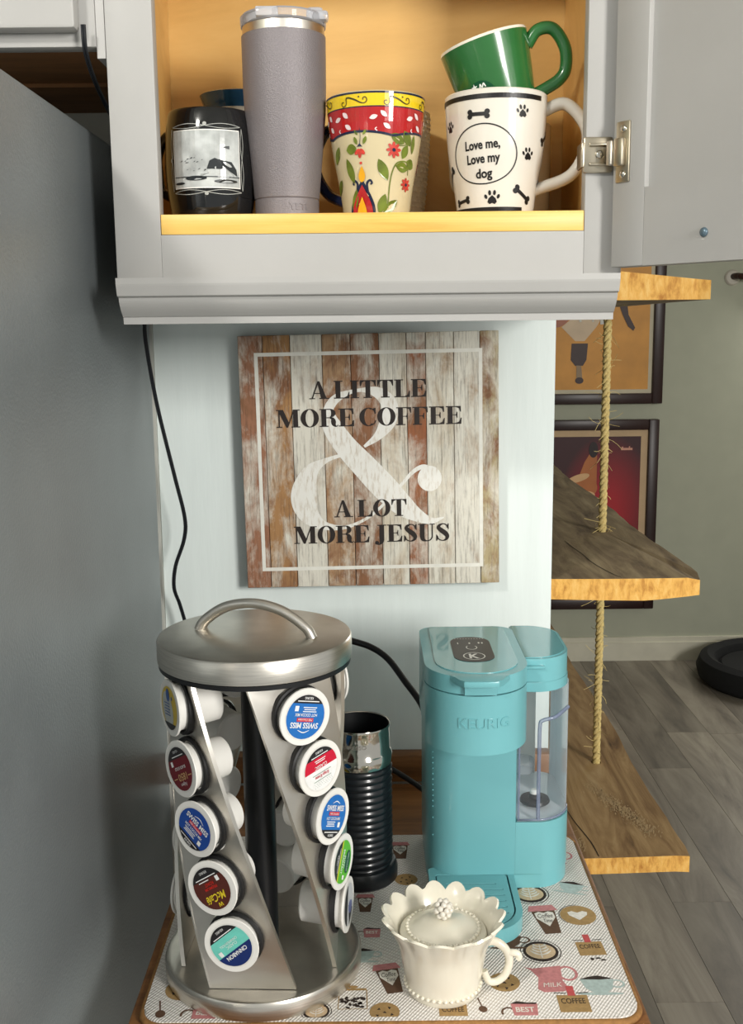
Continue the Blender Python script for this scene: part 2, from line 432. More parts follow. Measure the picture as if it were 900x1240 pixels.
# local: x along the door from the hinge, y>0 outer face side, inner face at y = -0.0
def dbox(name, x0, x1, y0, y1, z0, z1, m=DOOR_PAINT, bev=0.0): return box(name, x0, x1, y0, y1, z0, z1, m, dr, bev)
dr['label'] = 'open frame and panel door seen from inside'
for o in (dbox('door_stile', -0.012, 0.0258, 0, 0.02, DZ0, DZ1, bev=0.0012), dbox('door_stile', DW - 0.05, DW, 0, 0.02, DZ0, DZ1, bev=0.0012),
          dbox('door_rail', 0.0259, DW - 0.0501, 0.0003, 0.02, DZ0, 0.1245), dbox('door_rail', 0.0259, DW - 0.0501, 0.0003, 0.02, DZ1 - 0.06, DZ1),
          dbox('door_panel', 0.0259, DW - 0.0501, 0.006, 0.014, 0.1246, DZ1 - 0.0601)): pass
bmp = bmesh.new(); bmesh.ops.create_uvsphere(bmp, u_segments=12, v_segments=8, radius=0.0042)
for v in bmp.verts: v.co = Vector((v.co.x + 0.093, v.co.y * 0.6 - 0.0006, v.co.z + 0.079))
bm_obj('door_bumper', bmp, mat('blue_grey_bumper', (96, 116, 128), 0.2, 0.3), dr, True)
# hinge
hb = bmesh.new()
bm_box(hb, -0.0075, 0.0085, -0.0025, 0.0, 0.131, 0.186, 0.001)
bm_box(hb, -0.006, 0.005, -0.0085, -0.0025, 0.145, 0.171, 0.002)
bm_obj('hinge_cup', hb, NICKEL, dr, True, 40); box('hinge_arm', -0.012, -0.0062, -0.0105, -0.0035, 0.147, 0.169, STEEL2, dr, 0.001)
for z in (0.138, 0.179):
    sb = bmesh.new(); bmesh.ops.create_uvsphere(sb, u_segments=12, v_segments=6, radius=0.0036)
    for v in sb.verts: v.co = Vector((v.co.x + 0.0015, v.co.y * 0.4 - 0.003, v.co.z + z))
    bm_obj('screw', sb, CHROME, dr, True)
hp = bmesh.new()
bm_box(hp, 0.2055, 0.2335, FY - 0.0055 - 1.2, FY - 0.0003 - 1.2, 0.1425, 0.1755, 0.0018)
bm_box(hp, 0.2035, 0.2065, FY - 0.006 - 1.2, FY + 0.018 - 1.2, 0.1475, 0.1705, 0.001)
bm_box(hp, 0.2105, 0.2285, FY - 0.0085 - 1.2, FY - 0.0055 - 1.2, 0.1665, 0.1695, 0.001)
bm_box(hp, 0.2105, 0.2285, FY - 0.0085 - 1.2, FY - 0.0055 - 1.2, 0.1485, 0.1515, 0.001)
bm_box(hp, 0.232, 0.2415, FY - 0.016 - 1.2, FY - 0.008 - 1.2, 0.152, 0.166, 0.001)
hpo = bm_obj('hinge_plate', hp, NICKEL, mc, True, 40)
sb = bmesh.new(); bmesh.ops.create_uvsphere(sb, u_segments=12, v_segments=6, radius=0.004)
for v in sb.verts: v.co = Vector((v.co.x + 0.2205, v.co.y * 0.4 + FY - 0.006 - 1.2, v.co.z + 0.159))
bm_obj('screw', sb, CHROME, hpo, True)

# ================================================================== MUGS
SH = 1.6085   # top of the cabinet shelf
def cup_prof(outer, th=0.0035, floor=0.006):
    inner = [(max(r - th, 0.004), max(z, floor)) for r, z in outer]
    top = outer[-1]
    return [(0.0, outer[0][1])] + outer + [(top[0] - th * 0.3, top[1] + th * 0.35), (top[0] - th * 0.7, top[1] + th * 0.35)] + inner[::-1][0:len(inner) - 1] + [(inner[0][0], floor), (0.0, floor)]
def handle_pts(R, zt, zb, out, rt, rb):
    return [(rt - 0.003, 0, zt), (rt + out * 0.45, 0, zt + 0.006), (rt + out * 0.9, 0, zt - (zt - zb) * 0.2), (rt + out * 0.92, 0, zt - (zt - zb) * 0.5), (rb + out * 0.75, 0, zb + (zt - zb) * 0.16), (rb - 0.003, 0, zb - 0.001)]
def add_handle(par, zt, zb, out, rt, rb, az, m, rad=0.0052, flat=1.0, n=10):
    c, s = math.cos(az), math.sin(az)
    pts = [(p[0] * c, p[0] * s, p[2]) for p in handle_pts(0, zt, zb, out, rt, rb)]
    return tube('handle', pts, rad, m, par, n, 7, flat, up=(-s, c, 0))

# steel tumbler
t = thing('tumbler', (-0.0835, 1.145, SH), 'tall grey powder coated tumbler with clear plastic lid on the cabinet shelf', 'tumbler')
GREYT = mat('grey_powder_coat', (128, 122, 124), 0.42, 0.2, var=0.04, bump=0.3, bscale=900)
tp = [(0.0315, 0.0), (0.0325, 0.001), (0.0328, 0.0195), (0.0322, 0.0202), (0.0332, 0.021), (0.0355, 0.045), (0.0388, 0.078), (0.0412, 0.105), (0.0420, 0.130), (0.0424, 0.178)]
lathe('body', [(0, 0)] + tp + [(0.0405, 0.1785), (0.039, 0.17), (0.037, 0.1), (0.028, 0.01), (0, 0.008)], GREYT, t, 64)
lathe('steel_rim', [(0.0408, 0.178), (0.0412, 0.1785), (0.0412, 0.1865), (0.0395, 0.187), (0.0388, 0.178)], STEEL2, t, 64, close=True)
LIDC = glass('clear_lid_plastic', (225, 225, 230), 0.06, 0.22)
lathe('lid', [(0.0, 0.186), (0.0386, 0.186), (0.0425, 0.187), (0.0432, 0.190), (0.0432, 0.1955), (0.0415, 0.1975), (0.038, 0.197), (0.036, 0.191), (0.0, 0.191)], LIDC, t, 64)
hg = bmesh.new(); bm_box(hg, -0.024, -0.002, -0.0425, -0.034, 0.1885, 0.1975, 0.0015); h2 = bmesh.new(); bm_box(h2, 0.024, 0.041, -0.018, 0.006, 0.191, 0.2035, 0.004); bm_box(h2, 0.03, 0.046, -0.022, -0.006, 0.1895, 0.199, 0.003)
bm_obj('lid_hinge', hg, glass('clear_slider_plastic', (240, 240, 245), 0.1, 0.4), t, True, 40); bm_obj('lid_slider', h2, glass('clear_slider_plastic', (240, 240, 245), 0.1, 0.4), t, True, 40)
raise_(decal('embossed_logo', [s_text('YETI', 0.0062, 0.0, 0.0115, 0.019, bold=0.01)], cyl_map(lambda z: 0.0326, 0.42, 0.0008), GREYT, t), 0.0009)

# black mug with barn photograph
t = thing('mug', (-0.1615, 1.152, SH), 'black barrel mug with framed black and white barn photograph', 'mug')
BLKG = mat('black_glaze', (16, 17, 18), 0.08, var=0.1, coat=0.6)
op = smooth_prof([(0.036, 0), (0.0415, 0.004), (0.0455, 0.03), (0.0468, 0.055), (0.0455, 0.085), (0.0435, 0.1), (0.042, 0.106)], 4)
lathe('body', cup_prof(op), BLKG, t, 64)
add_handle(t, 0.085, 0.025, 0.03, 0.044, 0.044, 2.6, BLKG)
rf = prof_r(op); A = 0.02
cm = cyl_map(rf, A, 0.0003); c2 = cyl_map(rf, A, 0.0006); c3 = cyl_map(rf, A, 0.0009)
def gridpatch(x0, z0, x1, z1, nx, nz):
    v = [(x0 + (x1 - x0) * i / nx, z0 + (z1 - z0) * j / nz) for j in range(nz + 1) for i in range(nx + 1)]
    f = [(j * (nx + 1) + i, j * (nx + 1) + i + 1, (j + 1) * (nx + 1) + i + 1, (j + 1) * (nx + 1) + i) for j in range(nz) for i in range(nx)]
    return (v, f)
decal('photo_print', [gridpatch(-0.0345, 0.030, 0.0345, 0.084, 14, 8)], cm, mat('photo_grey', (186, 190, 188), 0.15, var=0.35, vscale=45, coat=0.4), t)
decal('photo_border', [gridpatch(-0.0355, 0.029, 0.0355, 0.030, 14, 1), gridpatch(-0.0355, 0.084, 0.0355, 0.085, 14, 1), gridpatch(-0.0355, 0.030, -0.0345, 0.084, 1, 8), gridpatch(0.0345, 0.030, 0.0355, 0.084, 1, 8)], c2, WPRINT, t)
sc = [s_stroke([(-0.037 + 0.074 * i / 12, zz + sg * 0.0022 * math.sin(i / 12 * 2 * PI * 1.0), 0.0006) for i in range(13)]) for zz in (0.0885, 0.0255) for sg in (1, -1)]
sc += [s_stroke([(xx + sg * 0.0016 * math.sin(i / 8 * PI * 2), 0.027 + 0.06 * i / 8, 0.0006) for i in range(9)]) for xx in (-0.0385, 0.0385) for sg in (1, -1)]
sc += [s_ell(0, 0.0905, 0.002, 0.0017), s_ell(0, 0.0238, 0.002, 0.0015), s_ell(-0.0395, 0.057, 0.0013, 0.002)]
decal('scroll_border', sc, c2, mat('silver_print', (170, 172, 166), 0.4), t)
barn = [s_poly([(0.001, 0.047), (0.004, 0.055), (0.009, 0.0575), (0.0145, 0.0555), (0.0165, 0.0505), (0.0165, 0.047)]), s_poly([(0.013, 0.0562), (0.026, 0.054), (0.031, 0.047), (0.032, 0.0405), (0.024, 0.045), (0.0165, 0.0505)]),
        s_stroke([(0.017, 0.056, 0.0007), (0.0165, 0.069, 0.0007)]), s_poly([(0.016, 0.0682), (0.024, 0.0695), (0.024, 0.0662)]), s_stroke([(-0.0345, 0.040, 0.0008), (0.0345, 0.0395, 0.0008)]),
        s_ell(-0.010, 0.0385, 0.011, 0.0022), s_ell(0.020, 0.0355, 0.012, 0.0018), s_ell(-0.028, 0.034, 0.006, 0.0012)]
for i in range(16):
    bx, bz = random.uniform(-0.026, 0.0), random.uniform(0.044, 0.059)
    q = random.uniform(0.0008, 0.0018); barn.append(s_poly([(bx - q, bz), (bx, bz + q * 0.4), (bx + q, bz + q), (bx, bz + q * 1.0)]))
decal('barn_print', barn, c3, mat('photo_dark', (44, 48, 50), 0.2), t)
decal('barn_walls', [s_poly([(0.002, 0.047), (0.0165, 0.0495), (0.0245, 0.0445), (0.030, 0.0395), (-0.006, 0.0395), (-0.005, 0.0425), (0.002, 0.043)])], c2, mat('photo_mid', (150, 154, 152), 0.2, var=0.3, vscale=300), t)

# blue rimmed mug behind
t = thing('mug', (-0.1425, 1.2555, SH), 'blue rimmed cream mug standing behind the black barn mug', 'mug')
bp = smooth_prof([(0.026, 0), (0.030, 0.004), (0.033, 0.06), (0.036, 0.12), (0.0405, 0.136), (0.0435, 0.144)], 4)
zsplit = 0.128
low = [q for q in bp if q[1] <= zsplit] + [(prof_r(bp)(zsplit), zsplit)]
hi = [(prof_r(bp)(zsplit) , zsplit)] + [q for q in bp if q[1] > zsplit]
lathe('body', [(0, 0)] + low + [(low[-1][0] - 0.004, zsplit), (0.026, 0.01), (0, 0.01)], CREAM, t, 48)
lathe('blue_rim', hi + [(0.0415, 0.1452), (0.039, 0.143), (low[-1][0] - 0.004, zsplit)], mat('blue_glaze', (44, 84, 116), 0.15, var=0.2, vscale=40, coat=0.4), t, 48, close=True)
add_handle(t, 0.11, 0.04, 0.03, 0.0345, 0.032, 0.6, CREAM)

# floral mug
t = thing('mug', (0.0085, 1.142, SH), 'tall painted mug with yellow scroll rim, red band and flowers', 'mug')
op = smooth_prof([(0.030, 0), (0.0335, 0.003), (0.0375, 0.03), (0.044, 0.065), (0.0475, 0.09), (0.0495, 0.116)], 4)
rf = prof_r(op)
IVORY = mat('ivory_glaze', (208, 194, 156), 0.14, var=0.06, coat=0.4)
lathe('body', cup_prof(op, 0.004), IVORY, t, 72)
NAVY = mat('navy_glaze', (26, 34, 62), 0.15, coat=0.4)
add_handle(t, 0.088, 0.018, 0.034, 0.0465, 0.036, PI - 0.62, NAVY, 0.0058)
e1 = lambda k: cyl_map(rf, 0, 0.0003 + 0.0003 * k)
def full(zf0, zf1, n=72):
    v, f = [], []
    for i in range(n + 1):
        th = -PI + 2 * PI * i / n
        v += [(th, zf0(th)), (th, zf1(th))]
    for i in range(n): f.append((2 * i, 2 * i + 2, 2 * i + 3, 2 * i + 1))
    return v, f
def ang_map(k):
    def fn(a, z): r = rf(z) + 0.0003 * (k + 1); return (r * math.sin(a), -r * math.cos(a), z)
    return fn
wav = lambda a: 0.0765 + 0.0045 * abs(math.sin(a * 2.0 - 0.75)) ** 0.8
decal('red_band', [full(lambda a: wav(a) , lambda a: 0.089), full(lambda a: 0.089, lambda a: 0.1025)], ang_map(0), mat('red_glaze', (176, 30, 32), 0.13, var=0.12, vscale=30, coat=0.4), t)
decal('yellow_band', [full(lambda a: 0.1025, lambda a: 0.1145)], ang_map(0), mat('yellow_glaze', (232, 198, 34), 0.13, var=0.08, vscale=30, coat=0.4), t)
decal('navy_lines', [full(lambda a: wav(a) - 0.0022, lambda a: wav(a)), full(lambda a: 0.1020, lambda a: 0.1030), full(lambda a: 0.1145, lambda a: 0.1162)], ang_map(1), NAVY, t)
scr = []
for cx in (-0.066, -0.022, 0.022, 0.066):
    pts = []
    for i in range(10): a = PI * 0.2 + i * 0.62; r = 0.0008 + 0.0003 * i; pts.append((cx - 0.012 + r * math.cos(a), 0.1065 + r * math.sin(a), 0.0008))
    pts += [(cx - 0.008, 0.1115, 0.0013), (cx, 0.1095, 0.0014), (cx + 0.006, 0.1065, 0.0012)]
    for i in range(10): a = -PI * 0.6 + i * 0.62; r = 0.0036 - 0.0003 * i; pts.append((cx + 0.0105 + r * math.cos(a), 0.109 + r * math.sin(a), 0.0009))
    scr.append(s_stroke(pts, 3)); scr.append(s_ell(cx + 0.005, 0.1115, 0.0009, 0.0008, n=8))
decal('scroll_print', scr, e1(2), mat('olive_ink', (62, 58, 22), 0.3), t)
def leaf(cx, cy, l, wd, rot): return s_move(([(l * (i / 8 - 0.5), wd * math.sin(PI * i / 8) ** 0.8) for i in range(9)] + [(l * (0.5 - i / 8), -wd * math.sin(PI * i / 8) ** 0.8) for i in range(1, 8)], [tuple(range(16))]), cx, cy, 1, rot)
wl = []
for cx in (-0.06, -0.036, 0.0035, 0.042, 0.075):
    for dx, dz, r in ((-0.006, 0.0925, 0.3), (0.004, 0.0955, -0.7), (0.007, 0.0845, -0.6)): wl.append(leaf(cx + dx, dz, 0.0085, 0.0022, r))
    wl.append(s_stroke([(cx - 0.003, 0.083, 0.001), (cx - 0.0045, 0.0815, 0.001), (cx - 0.0025, 0.0798, 0.001)]))
decal('leaf_sprigs', wl, e1(2), mat('pale_pink_print', (232, 214, 214), 0.3), t)
gl = [leaf(0.022, 0.073, 0.017, 0.0048, -0.5), leaf(0.0335, 0.074, 0.016, 0.005, -1.0), leaf(0.042, 0.069, 0.018, 0.003, 1.4), leaf(0.0305, 0.0615, 0.015, 0.004, 1.1), leaf(0.0065, 0.044, 0.022, 0.0048, -1.15), leaf(0.0275, 0.047, 0.016, 0.0048, -0.15), leaf(0.0385, 0.0505, 0.012, 0.0052, -0.5),
      leaf(0.0055, 0.012, 0.02, 0.0045, 1.25), leaf(0.014, 0.0095, 0.02, 0.0045, 0.7), leaf(-0.026, 0.064, 0.012, 0.005, 0.1), leaf(-0.0275, 0.044, 0.026, 0.004, -1.2), leaf(-0.0225, 0.015, 0.024, 0.0035, 1.4),
      leaf(-0.0205, 0.079, 0.006, 0.0013, -1.0), leaf(-0.021, 0.0715, 0.008, 0.0018, -1.2), leaf(-0.0115, 0.079, 0.006, 0.0013, 1.0), leaf(-0.0115, 0.0715, 0.008, 0.0018, 1.2), leaf(-0.047, 0.06, 0.018, 0.0045, 1.1), leaf(-0.047, 0.03, 0.018, 0.0045, 0.9)]
gl += [s_stroke([(0.011, 0.008, 0.0012), (0.013, 0.03, 0.0012), (0.0165, 0.044, 0.0012), (0.0225, 0.0515, 0.0013), (0.034, 0.0515, 0.0012), (0.0355, 0.04, 0.0008)]), s_stroke([(0.02, 0.067, 0.0008), (0.028, 0.0672, 0.0008), (0.034, 0.069, 0.0008)])]
decal('green_leaves', gl, e1(1), mat('leaf_green', (104, 118, 42), 0.2, var=0.3, vscale=80), t)
CORAL = mat('coral_red', (196, 62, 50), 0.25, var=0.2, vscale=200)
for fx, fz, fr_ in ((0.0175, 0.0625, 0.0075), (0.0325, 0.031, 0.0066), (0.068, 0.05, 0.007)):
    fw = []
    for i in range(8): a = 2 * PI * i / 8; fw.append(s_ell(fx + fr_ * 0.62 * math.cos(a), fz + fr_ * 0.62 * math.sin(a), fr_ * 0.42, fr_ * 0.22, a, 10))
    decal('red_flower', fw, e1(2), CORAL, t)
fw = []
for a, ln in ((-PI / 2, 0.0078), (-PI / 2 - 0.75, 0.0065), (-PI / 2 + 0.75, 0.0065)):
    fw.append(s_ell(-0.0165 + ln * 0.6 * math.cos(a), 0.064 + ln * 0.6 * math.sin(a), ln * 0.55, 0.0019, a, 10))
decal('red_blossom', fw, e1(2), CORAL, t)
decal('red_dot', [s_ell(-0.0155, 0.0507, 0.0014, 0.0013)], e1(2), CORAL, t)
decal('flower_centres', [s_ell(0.0175, 0.0625, 0.0018, 0.0016), s_ell(0.0325, 0.031, 0.0016, 0.0014), s_poly([(-0.0195, 0.0655), (-0.0165, 0.069), (-0.0135, 0.0655), (-0.0165, 0.0662)]), s_stroke([(-0.0165, 0.068, 0.0007), (-0.0158, 0.075, 0.0006), (-0.0165, 0.083, 0.0005)])], e1(3), NAVY, t)
drop = lambda cx, z0, z1, wd: s_poly([(cx + wd * math.sin(PI * min(1, (i / 10)) ** 0.7) * (1 if i <= 10 else -1), z0 + (z1 - z0) * i / 10) for i in range(11)] + [(cx - wd * math.sin(PI * (1 - i / 10) ** 0.7), z1 - (z1 - z0) * i / 10) for i in range(1, 10)])
decal('navy_teardrop', [drop(-0.0145, -0.014, 0.036, 0.0135), s_stroke([(-0.021, 0.022, 0.0016), (-0.0195, 0.031, 0.0022), (-0.0225, 0.0345, 0.002), (-0.0245, 0.032, 0.0018), (-0.023, 0.0305, 0.0016)]), s_stroke([(-0.008, 0.022, 0.0016), (-0.0095, 0.031, 0.0022), (-0.0065, 0.0345, 0.002), (-0.0045, 0.032, 0.0018), (-0.006, 0.0305, 0.0016)])], cyl_map(lambda z: rf(max(z, 0.002)), 0, 0.0006), NAVY, t)
decal('red_teardrop', [drop(-0.0145, -0.012, 0.0305, 0.0108)], cyl_map(lambda z: rf(max(z, 0.002)), 0, 0.0010), MATS['red_glaze'], t)
decal('yellow_teardrops', [drop(-0.0145, -0.008, 0.019, 0.005), drop(-0.0145, 0.0325, 0.048, 0.0034)], cyl_map(lambda z: rf(max(z, 0.002)), 0, 0.0014), mat('amber_glaze', (232, 168, 30), 0.2), t)

# lattice mug behind
t = thing('mug', (0.0265, 1.2535, SH), 'pale grey mug with raised lattice texture standing behind the floral mug', 'mug')
op = smooth_prof([(0.031, 0), (0.0345, 0.003), (0.0395, 0.05), (0.0425, 0.09), (0.0435, 0.1225)], 3)
LAT = mat('lattice_glaze', (214, 208, 190), 0.35, var=0.04)
lathe('body', cup_prof(op), LAT, t, 56)
rl = prof_r(op); bm = bmesh.new()
for iz in range(22):
    for ia in range(30):
        a = 2 * PI * (ia + 0.5 * (iz % 2)) / 30; z = 0.006 + iz * 0.0053; r = rl(z)
        c = Vector((r * math.cos(a), r * math.sin(a), z)); tn = Vector((-math.sin(a), math.cos(a), 0)); up = Vector((0, 0, 1)); nr = Vector((math.cos(a), math.sin(a), 0))
        q = [bm.verts.new(c + tn * 0.0036 + nr * 0.0001), bm.verts.new(c + up * 0.0024 + nr * 0.0001), bm.verts.new(c - tn * 0.0036 + nr * 0.0001), bm.verts.new(c - up * 0.0024 + nr * 0.0001)]
        p = bm.verts.new(c + nr * 0.0011)
        for k in range(4): bm.faces.new((q[k], q[(k + 1) % 4], p))
o = bm_obj('lattice_relief', bm, LAT, t); o['kind'] = 'stuff'
add_handle(t, 0.095, 0.035, 0.03, 0.042, 0.038, 1.4, LAT)

# dog lover mug
t = thing('mug', (0.1305, 1.142, SH), 'white mug printed with paw prints, bones and an oval of text', 'mug')
op = smooth_prof([(0.036, 0), (0.0385, 0.003), (0.0425, 0.03), (0.0478, 0.06), (0.0505, 0.09), (0.0518, 0.117)], 4)
rf2 = prof_r(op)
lathe('body', cup_prof(op, 0.0042), WHITEC, t, 72)
add_handle(t, 0.104, 0.028, 0.044, 0.050, 0.042, -0.12, WHITEC, 0.0062, 1.25)
A = -0.2
em = cyl_map(rf2, A, 0.0005)
def paw(cx, cy, s, rot=0):
    sh = [s_poly([(-0.55, -0.5), (-0.3, -0.75), (0, -0.62), (0.3, -0.75), (0.55, -0.5), (0.4, -0.1), (0, 0.25), (-0.4, -0.1)])]
    sh += [s_ell(-0.72, 0.1, 0.17, 0.27, 0.4, 12), s_ell(-0.28, 0.52, 0.17, 0.3, 0.1, 12), s_ell(0.28, 0.52, 0.17, 0.3, -0.1, 12), s_ell(0.72, 0.1, 0.17, 0.27, -0.4, 12)]
    return [s_move(q, cx, cy, s, rot) for q in sh]
def bone(cx, cy, s, rot=0):
    sh = [s_grid(-0.8, -0.17, 0.8, 0.17, 6)] + [s_ell(x, y, 0.26, 0.24, 0, 12) for x in (-0.85, 0.85) for y in (-0.2, 0.2)]
    return [s_move(q, cx, cy, s, rot) for q in sh]
pr = [s_ring(-0.0085, 0.0575, 0.0345, 0.0285, 0.0012, 60)]
pr += bone(-0.013, 0.0945, 0.0105, -0.02) + paw(0.0315, 0.0965, 0.0075, 0.05) + paw(0.0385, 0.0575, 0.0075, 0.05) + paw(0.0005, 0.0165, 0.0085) + bone(0.0325, 0.0195, 0.0105, -0.6) + bone(-0.0335, 0.0145, 0.009, 0.15) + paw(-0.051, 0.0865, 0.007) + bone(-0.056, 0.04, 0.01, 0.8) + paw(0.066, 0.03, 0.0075) + bone(0.07, 0.075, 0.01, 0.5)
decal('paw_and_bone_print', pr, em, INK, t)
decal('lettering', [s_text('Love me,', 0.0085, -0.0095, 0.0665, 0.036, 0.05, bold=0.028), s_text('Love my', 0.0085, -0.0085, 0.0535, 0.034, 0.05, bold=0.028), s_text('dog', 0.0085, -0.0075, 0.0395, 0.0165, 0.05, bold=0.028)], em, INK, t)
decal('rim_band', [(lambda q: ([(x, z) for x, z in q[0]], q[1]))(s_grid(-0.085, 0.1085, 0.057, 0.113, 40))], em, INK, t)
decal('base_band', [s_grid(-0.06, 0.0035, 0.032, 0.0075, 40)], em, INK, t)

# green mug tilted on the dog mug
t = thing('mug', (0.1315, 1.142, SH + 0.1225), 'green mug tilted and stacked in the white dog mug', 'mug')
t.rotation_euler = (0.03, -math.radians(17), 0)
GREEN = mat('green_glaze', (44, 104, 52), 0.2, var=0.08, vscale=20, coat=0.4)
go = smooth_prof([(0.029, -0.028), (0.0335, -0.026), (0.0365, -0.01), (0.040, 0.012), (0.0425, 0.03), (0.0445, 0.049)], 4)
inn = [(r - 0.004, max(z, -0.022)) for r, z in go][::-1]
lathe('body', [(0, -0.028)] + go + [(0.0435, 0.0504), (0.0415, 0.0504)] + inn[:-1] + [(0, -0.022)], GREEN, t, 64)
lathe('pale_rim', [(0.0447, 0.0485), (0.0440, 0.0512), (0.0410, 0.0512), (0.0408, 0.0485)], CREAM, t, 64, close=True)
c_, s_ = math.cos(-0.15), math.sin(-0.15)
tube('handle', [(r * c_, r * s_, z) for r, z in ((0.0405, 0.034), (0.054, 0.044), (0.069, 0.040), (0.0755, 0.020), (0.071, 0.001), (0.0625, -0.007), (0.0500, -0.0105), (0.0365, -0.013))], 0.0062, GREEN, t, 12, 7, 0.9, up=(-s_, c_, 0))
rg = prof_r(go)
decal('round_emblem', [s_disc(-0.0215, -0.0035, 0.0155)], cyl_map(rg, 0, 0.0005), mat('emblem_green', (10, 76, 44), 0.3), t)
decal('emblem_marks', [s_poly([(-0.0265 + 0.0036 * math.cos(PI / 2 + i * PI / 5) * (1 if i % 2 == 0 else 0.45), 0.0072 + 0.0036 * math.sin(PI / 2 + i * PI / 5) * (1 if i % 2 == 0 else 0.45)) for i in range(10)]), s_stroke([(-0.021, 0.004, 0.0012), (-0.020, 0.0085, 0.0012), (-0.0185, 0.0055, 0.0012), (-0.0165, 0.0085, 0.0012), (-0.015, 0.005, 0.0012)]), s_stroke([(-0.0305, 0.0035, 0.001), (-0.026, 0.002, 0.001), (-0.021, 0.0035, 0.001)])], cyl_map(rg, 0, 0.0009), WPRINT, t)

# white mug behind
t = thing('mug', (0.1555, 1.2535, SH), 'plain cream mug standing behind the white dog mug', 'mug')
op = smooth_prof([(0.044, 0), (0.0475, 0.003), (0.0488, 0.05), (0.0488, 0.108)], 3)
lathe('body', cup_prof(op), CREAM, t, 56)
add_handle(t, 0.088, 0.03, 0.026, 0.048, 0.048, PI + 0.55, CREAM, 0.006)

# ================================================================== SIGN
SN = thing('wall_sign', (-0.0003, 1.364, 1.3296), 'square rustic plank sign with black coffee and faith slogan over white ampersand', 'sign')
SN.rotation_euler = (0, -0.0121, 0)
SW, SHh = 0.3285, 0.3245
cols = [(140, 98, 74), (152, 114, 74), (184, 180, 170), (160, 130, 98), (128, 88, 60), (182, 168, 146), (140, 84, 52), (180, 170, 150), (188, 184, 174), (160, 146, 112)]
edges = [0, 0.095, 0.2, 0.322, 0.431, 0.54, 0.645, 0.719, 0.826, 0.927, 1.0]
def plank_mat(i, c):
    name = 'weathered_plank_%d' % i
    c = tuple(min(255, int(v * 1.12)) for v in c)
    m = mat(name, c, 0.7, var=0.1); nt = m.node_tree; N = nt.nodes; Lk = nt.links; bs = N['Principled BSDF']
    tc = N.new('ShaderNodeTexCoord')
    def noise(sc, detail, off):
        mp = N.new('ShaderNodeMapping'); mp.inputs['Scale'].default_value = sc; mp.inputs['Location'].default_value = (off, off * 1.7, off * 0.6); Lk.new(tc.outputs['Object'], mp.inputs[0])
        z = N.new('ShaderNodeTexNoise'); z.inputs['Scale'].default_value = 1; z.inputs['Detail'].default_value = detail; z.inputs['Roughness'].default_value = 0.7; z.inputs['Distortion'].default_value = 0.3
        Lk.new(mp.outputs[0], z.inputs['Vector']); return z.outputs['Fac']
    def ramp(src, p0, p1):
        r = N.new('ShaderNodeMapRange'); r.inputs[1].default_value = p0; r.inputs[2].default_value = p1; Lk.new(src, r.inputs[0]); return r.outputs[0]
    def mix(f, a, b_, mode='MIX'):
        x = N.new('ShaderNodeMix'); x.data_type = 'RGBA'; x.blend_type = mode; Lk.new(f, x.inputs[0])
        for k, q in ((6, a), (7, b_)):
            if isinstance(q, tuple): x.inputs[k].default_value = q
            else: Lk.new(q, x.inputs[k])
        return x.outputs[2]
    pale = i in (2, 5, 7, 8)
    patch = ramp(noise((30, 30, 13), 6, i * 3.1), 0.34 if pale else 0.44, 0.56 if pale else 0.66)
    rust = ramp(noise((26, 26, 16), 4, i * 5.3 + 9), 0.46, 0.62)
    base = mix(rust, srgb(*c), srgb(*((138, 96, 66) if not pale else (170, 142, 112))))
    col_ = mix(patch, base, srgb(224, 220, 206))
    grain = ramp(noise((420, 420, 26), 5, i * 2.2), 0.30, 0.52)
    out = mix(grain, mix(ramp(noise((60, 60, 60), 2, 1.0), 0.0, 0.85), col_, srgb(70, 50, 36)), col_)
    Lk.new(out, bs.inputs['Base Color'])
    return m
for i in range(10):
    o = box('plank', (edges[i] - 0.5) * SW + 0.0003, (edges[i + 1] - 0.5) * SW - 0.0003, 0.0, 0.006, -SHh / 2, SHh / 2, plank_mat(i, cols[i]), SN, 0.0006, 1)
box('backing_frame', -SW / 2 + 0.001, SW / 2 - 0.001, 0.0062, 0.0255, -SHh / 2 + 0.001, SHh / 2 - 0.001, mat('sign_edge', (98, 84, 66), 0.8), SN)
def smap(k): return lambda x, y: (x, -0.0002 - 0.0002 * k, y)
def st(s, t_): return ((s - 0.5) * SW, (0.5 - t_) * SHh)
bw = 0.0046
x0, z1 = st(0.062, 0.066); x1, z0 = st(0.936, 0.932)
WASH = mat('white_wash_print', (232, 230, 220), 0.7, var=0.06, vscale=90)
decal('border_line', [s_rect(x0, z0, x1, z0 + bw), s_rect(x0, z1 - bw, x1, z1), s_rect(x0, z0 + bw, x0 + bw, z1 - bw), s_rect(x1 - bw, z0 + bw, x1, z1 - bw)], smap(0), WASH, SN)
def cpx(x, y, wd=0):
    l = 42 + 33 * (y - 65) / 767; r = 842 - 9 * (y - 55) / 765
    tt = (y - (63 - 12 * (x - l) / (r - l))) / 766
    p = st((x - l) / (r - l), tt); return (p[0], p[1], wd / 785 * SW)
amp = [s_stroke([cpx(*q) for q in ((318, 285, 30), (330, 330, 58), (372, 392, 68), (430, 455, 76), (490, 520, 80), (545, 575, 66), (590, 606, 40), (630, 622, 20), (668, 612, 4))], 8),
       s_stroke([cpx(*q) for q in ((334, 345, 50), (318, 292, 32), (345, 248, 26), (410, 225, 10), (470, 232, 34), (505, 268, 50), (500, 318, 50), (470, 362, 26), (428, 394, 8))], 8),
       s_stroke([cpx(*q) for q in ((362, 418, 10), (310, 436, 16), (268, 466, 44), (248, 515, 72), (246, 560, 80), (262, 602, 62), (304, 634, 28), (370, 640, 12), (440, 610, 9), (500, 556, 9), (545, 505, 10), (575, 472, 12), (605, 456, 14), (632, 462, 12))], 8),
       s_ell(*cpx(626, 492)[:2], 0.0155, 0.0165, 0, 32)]
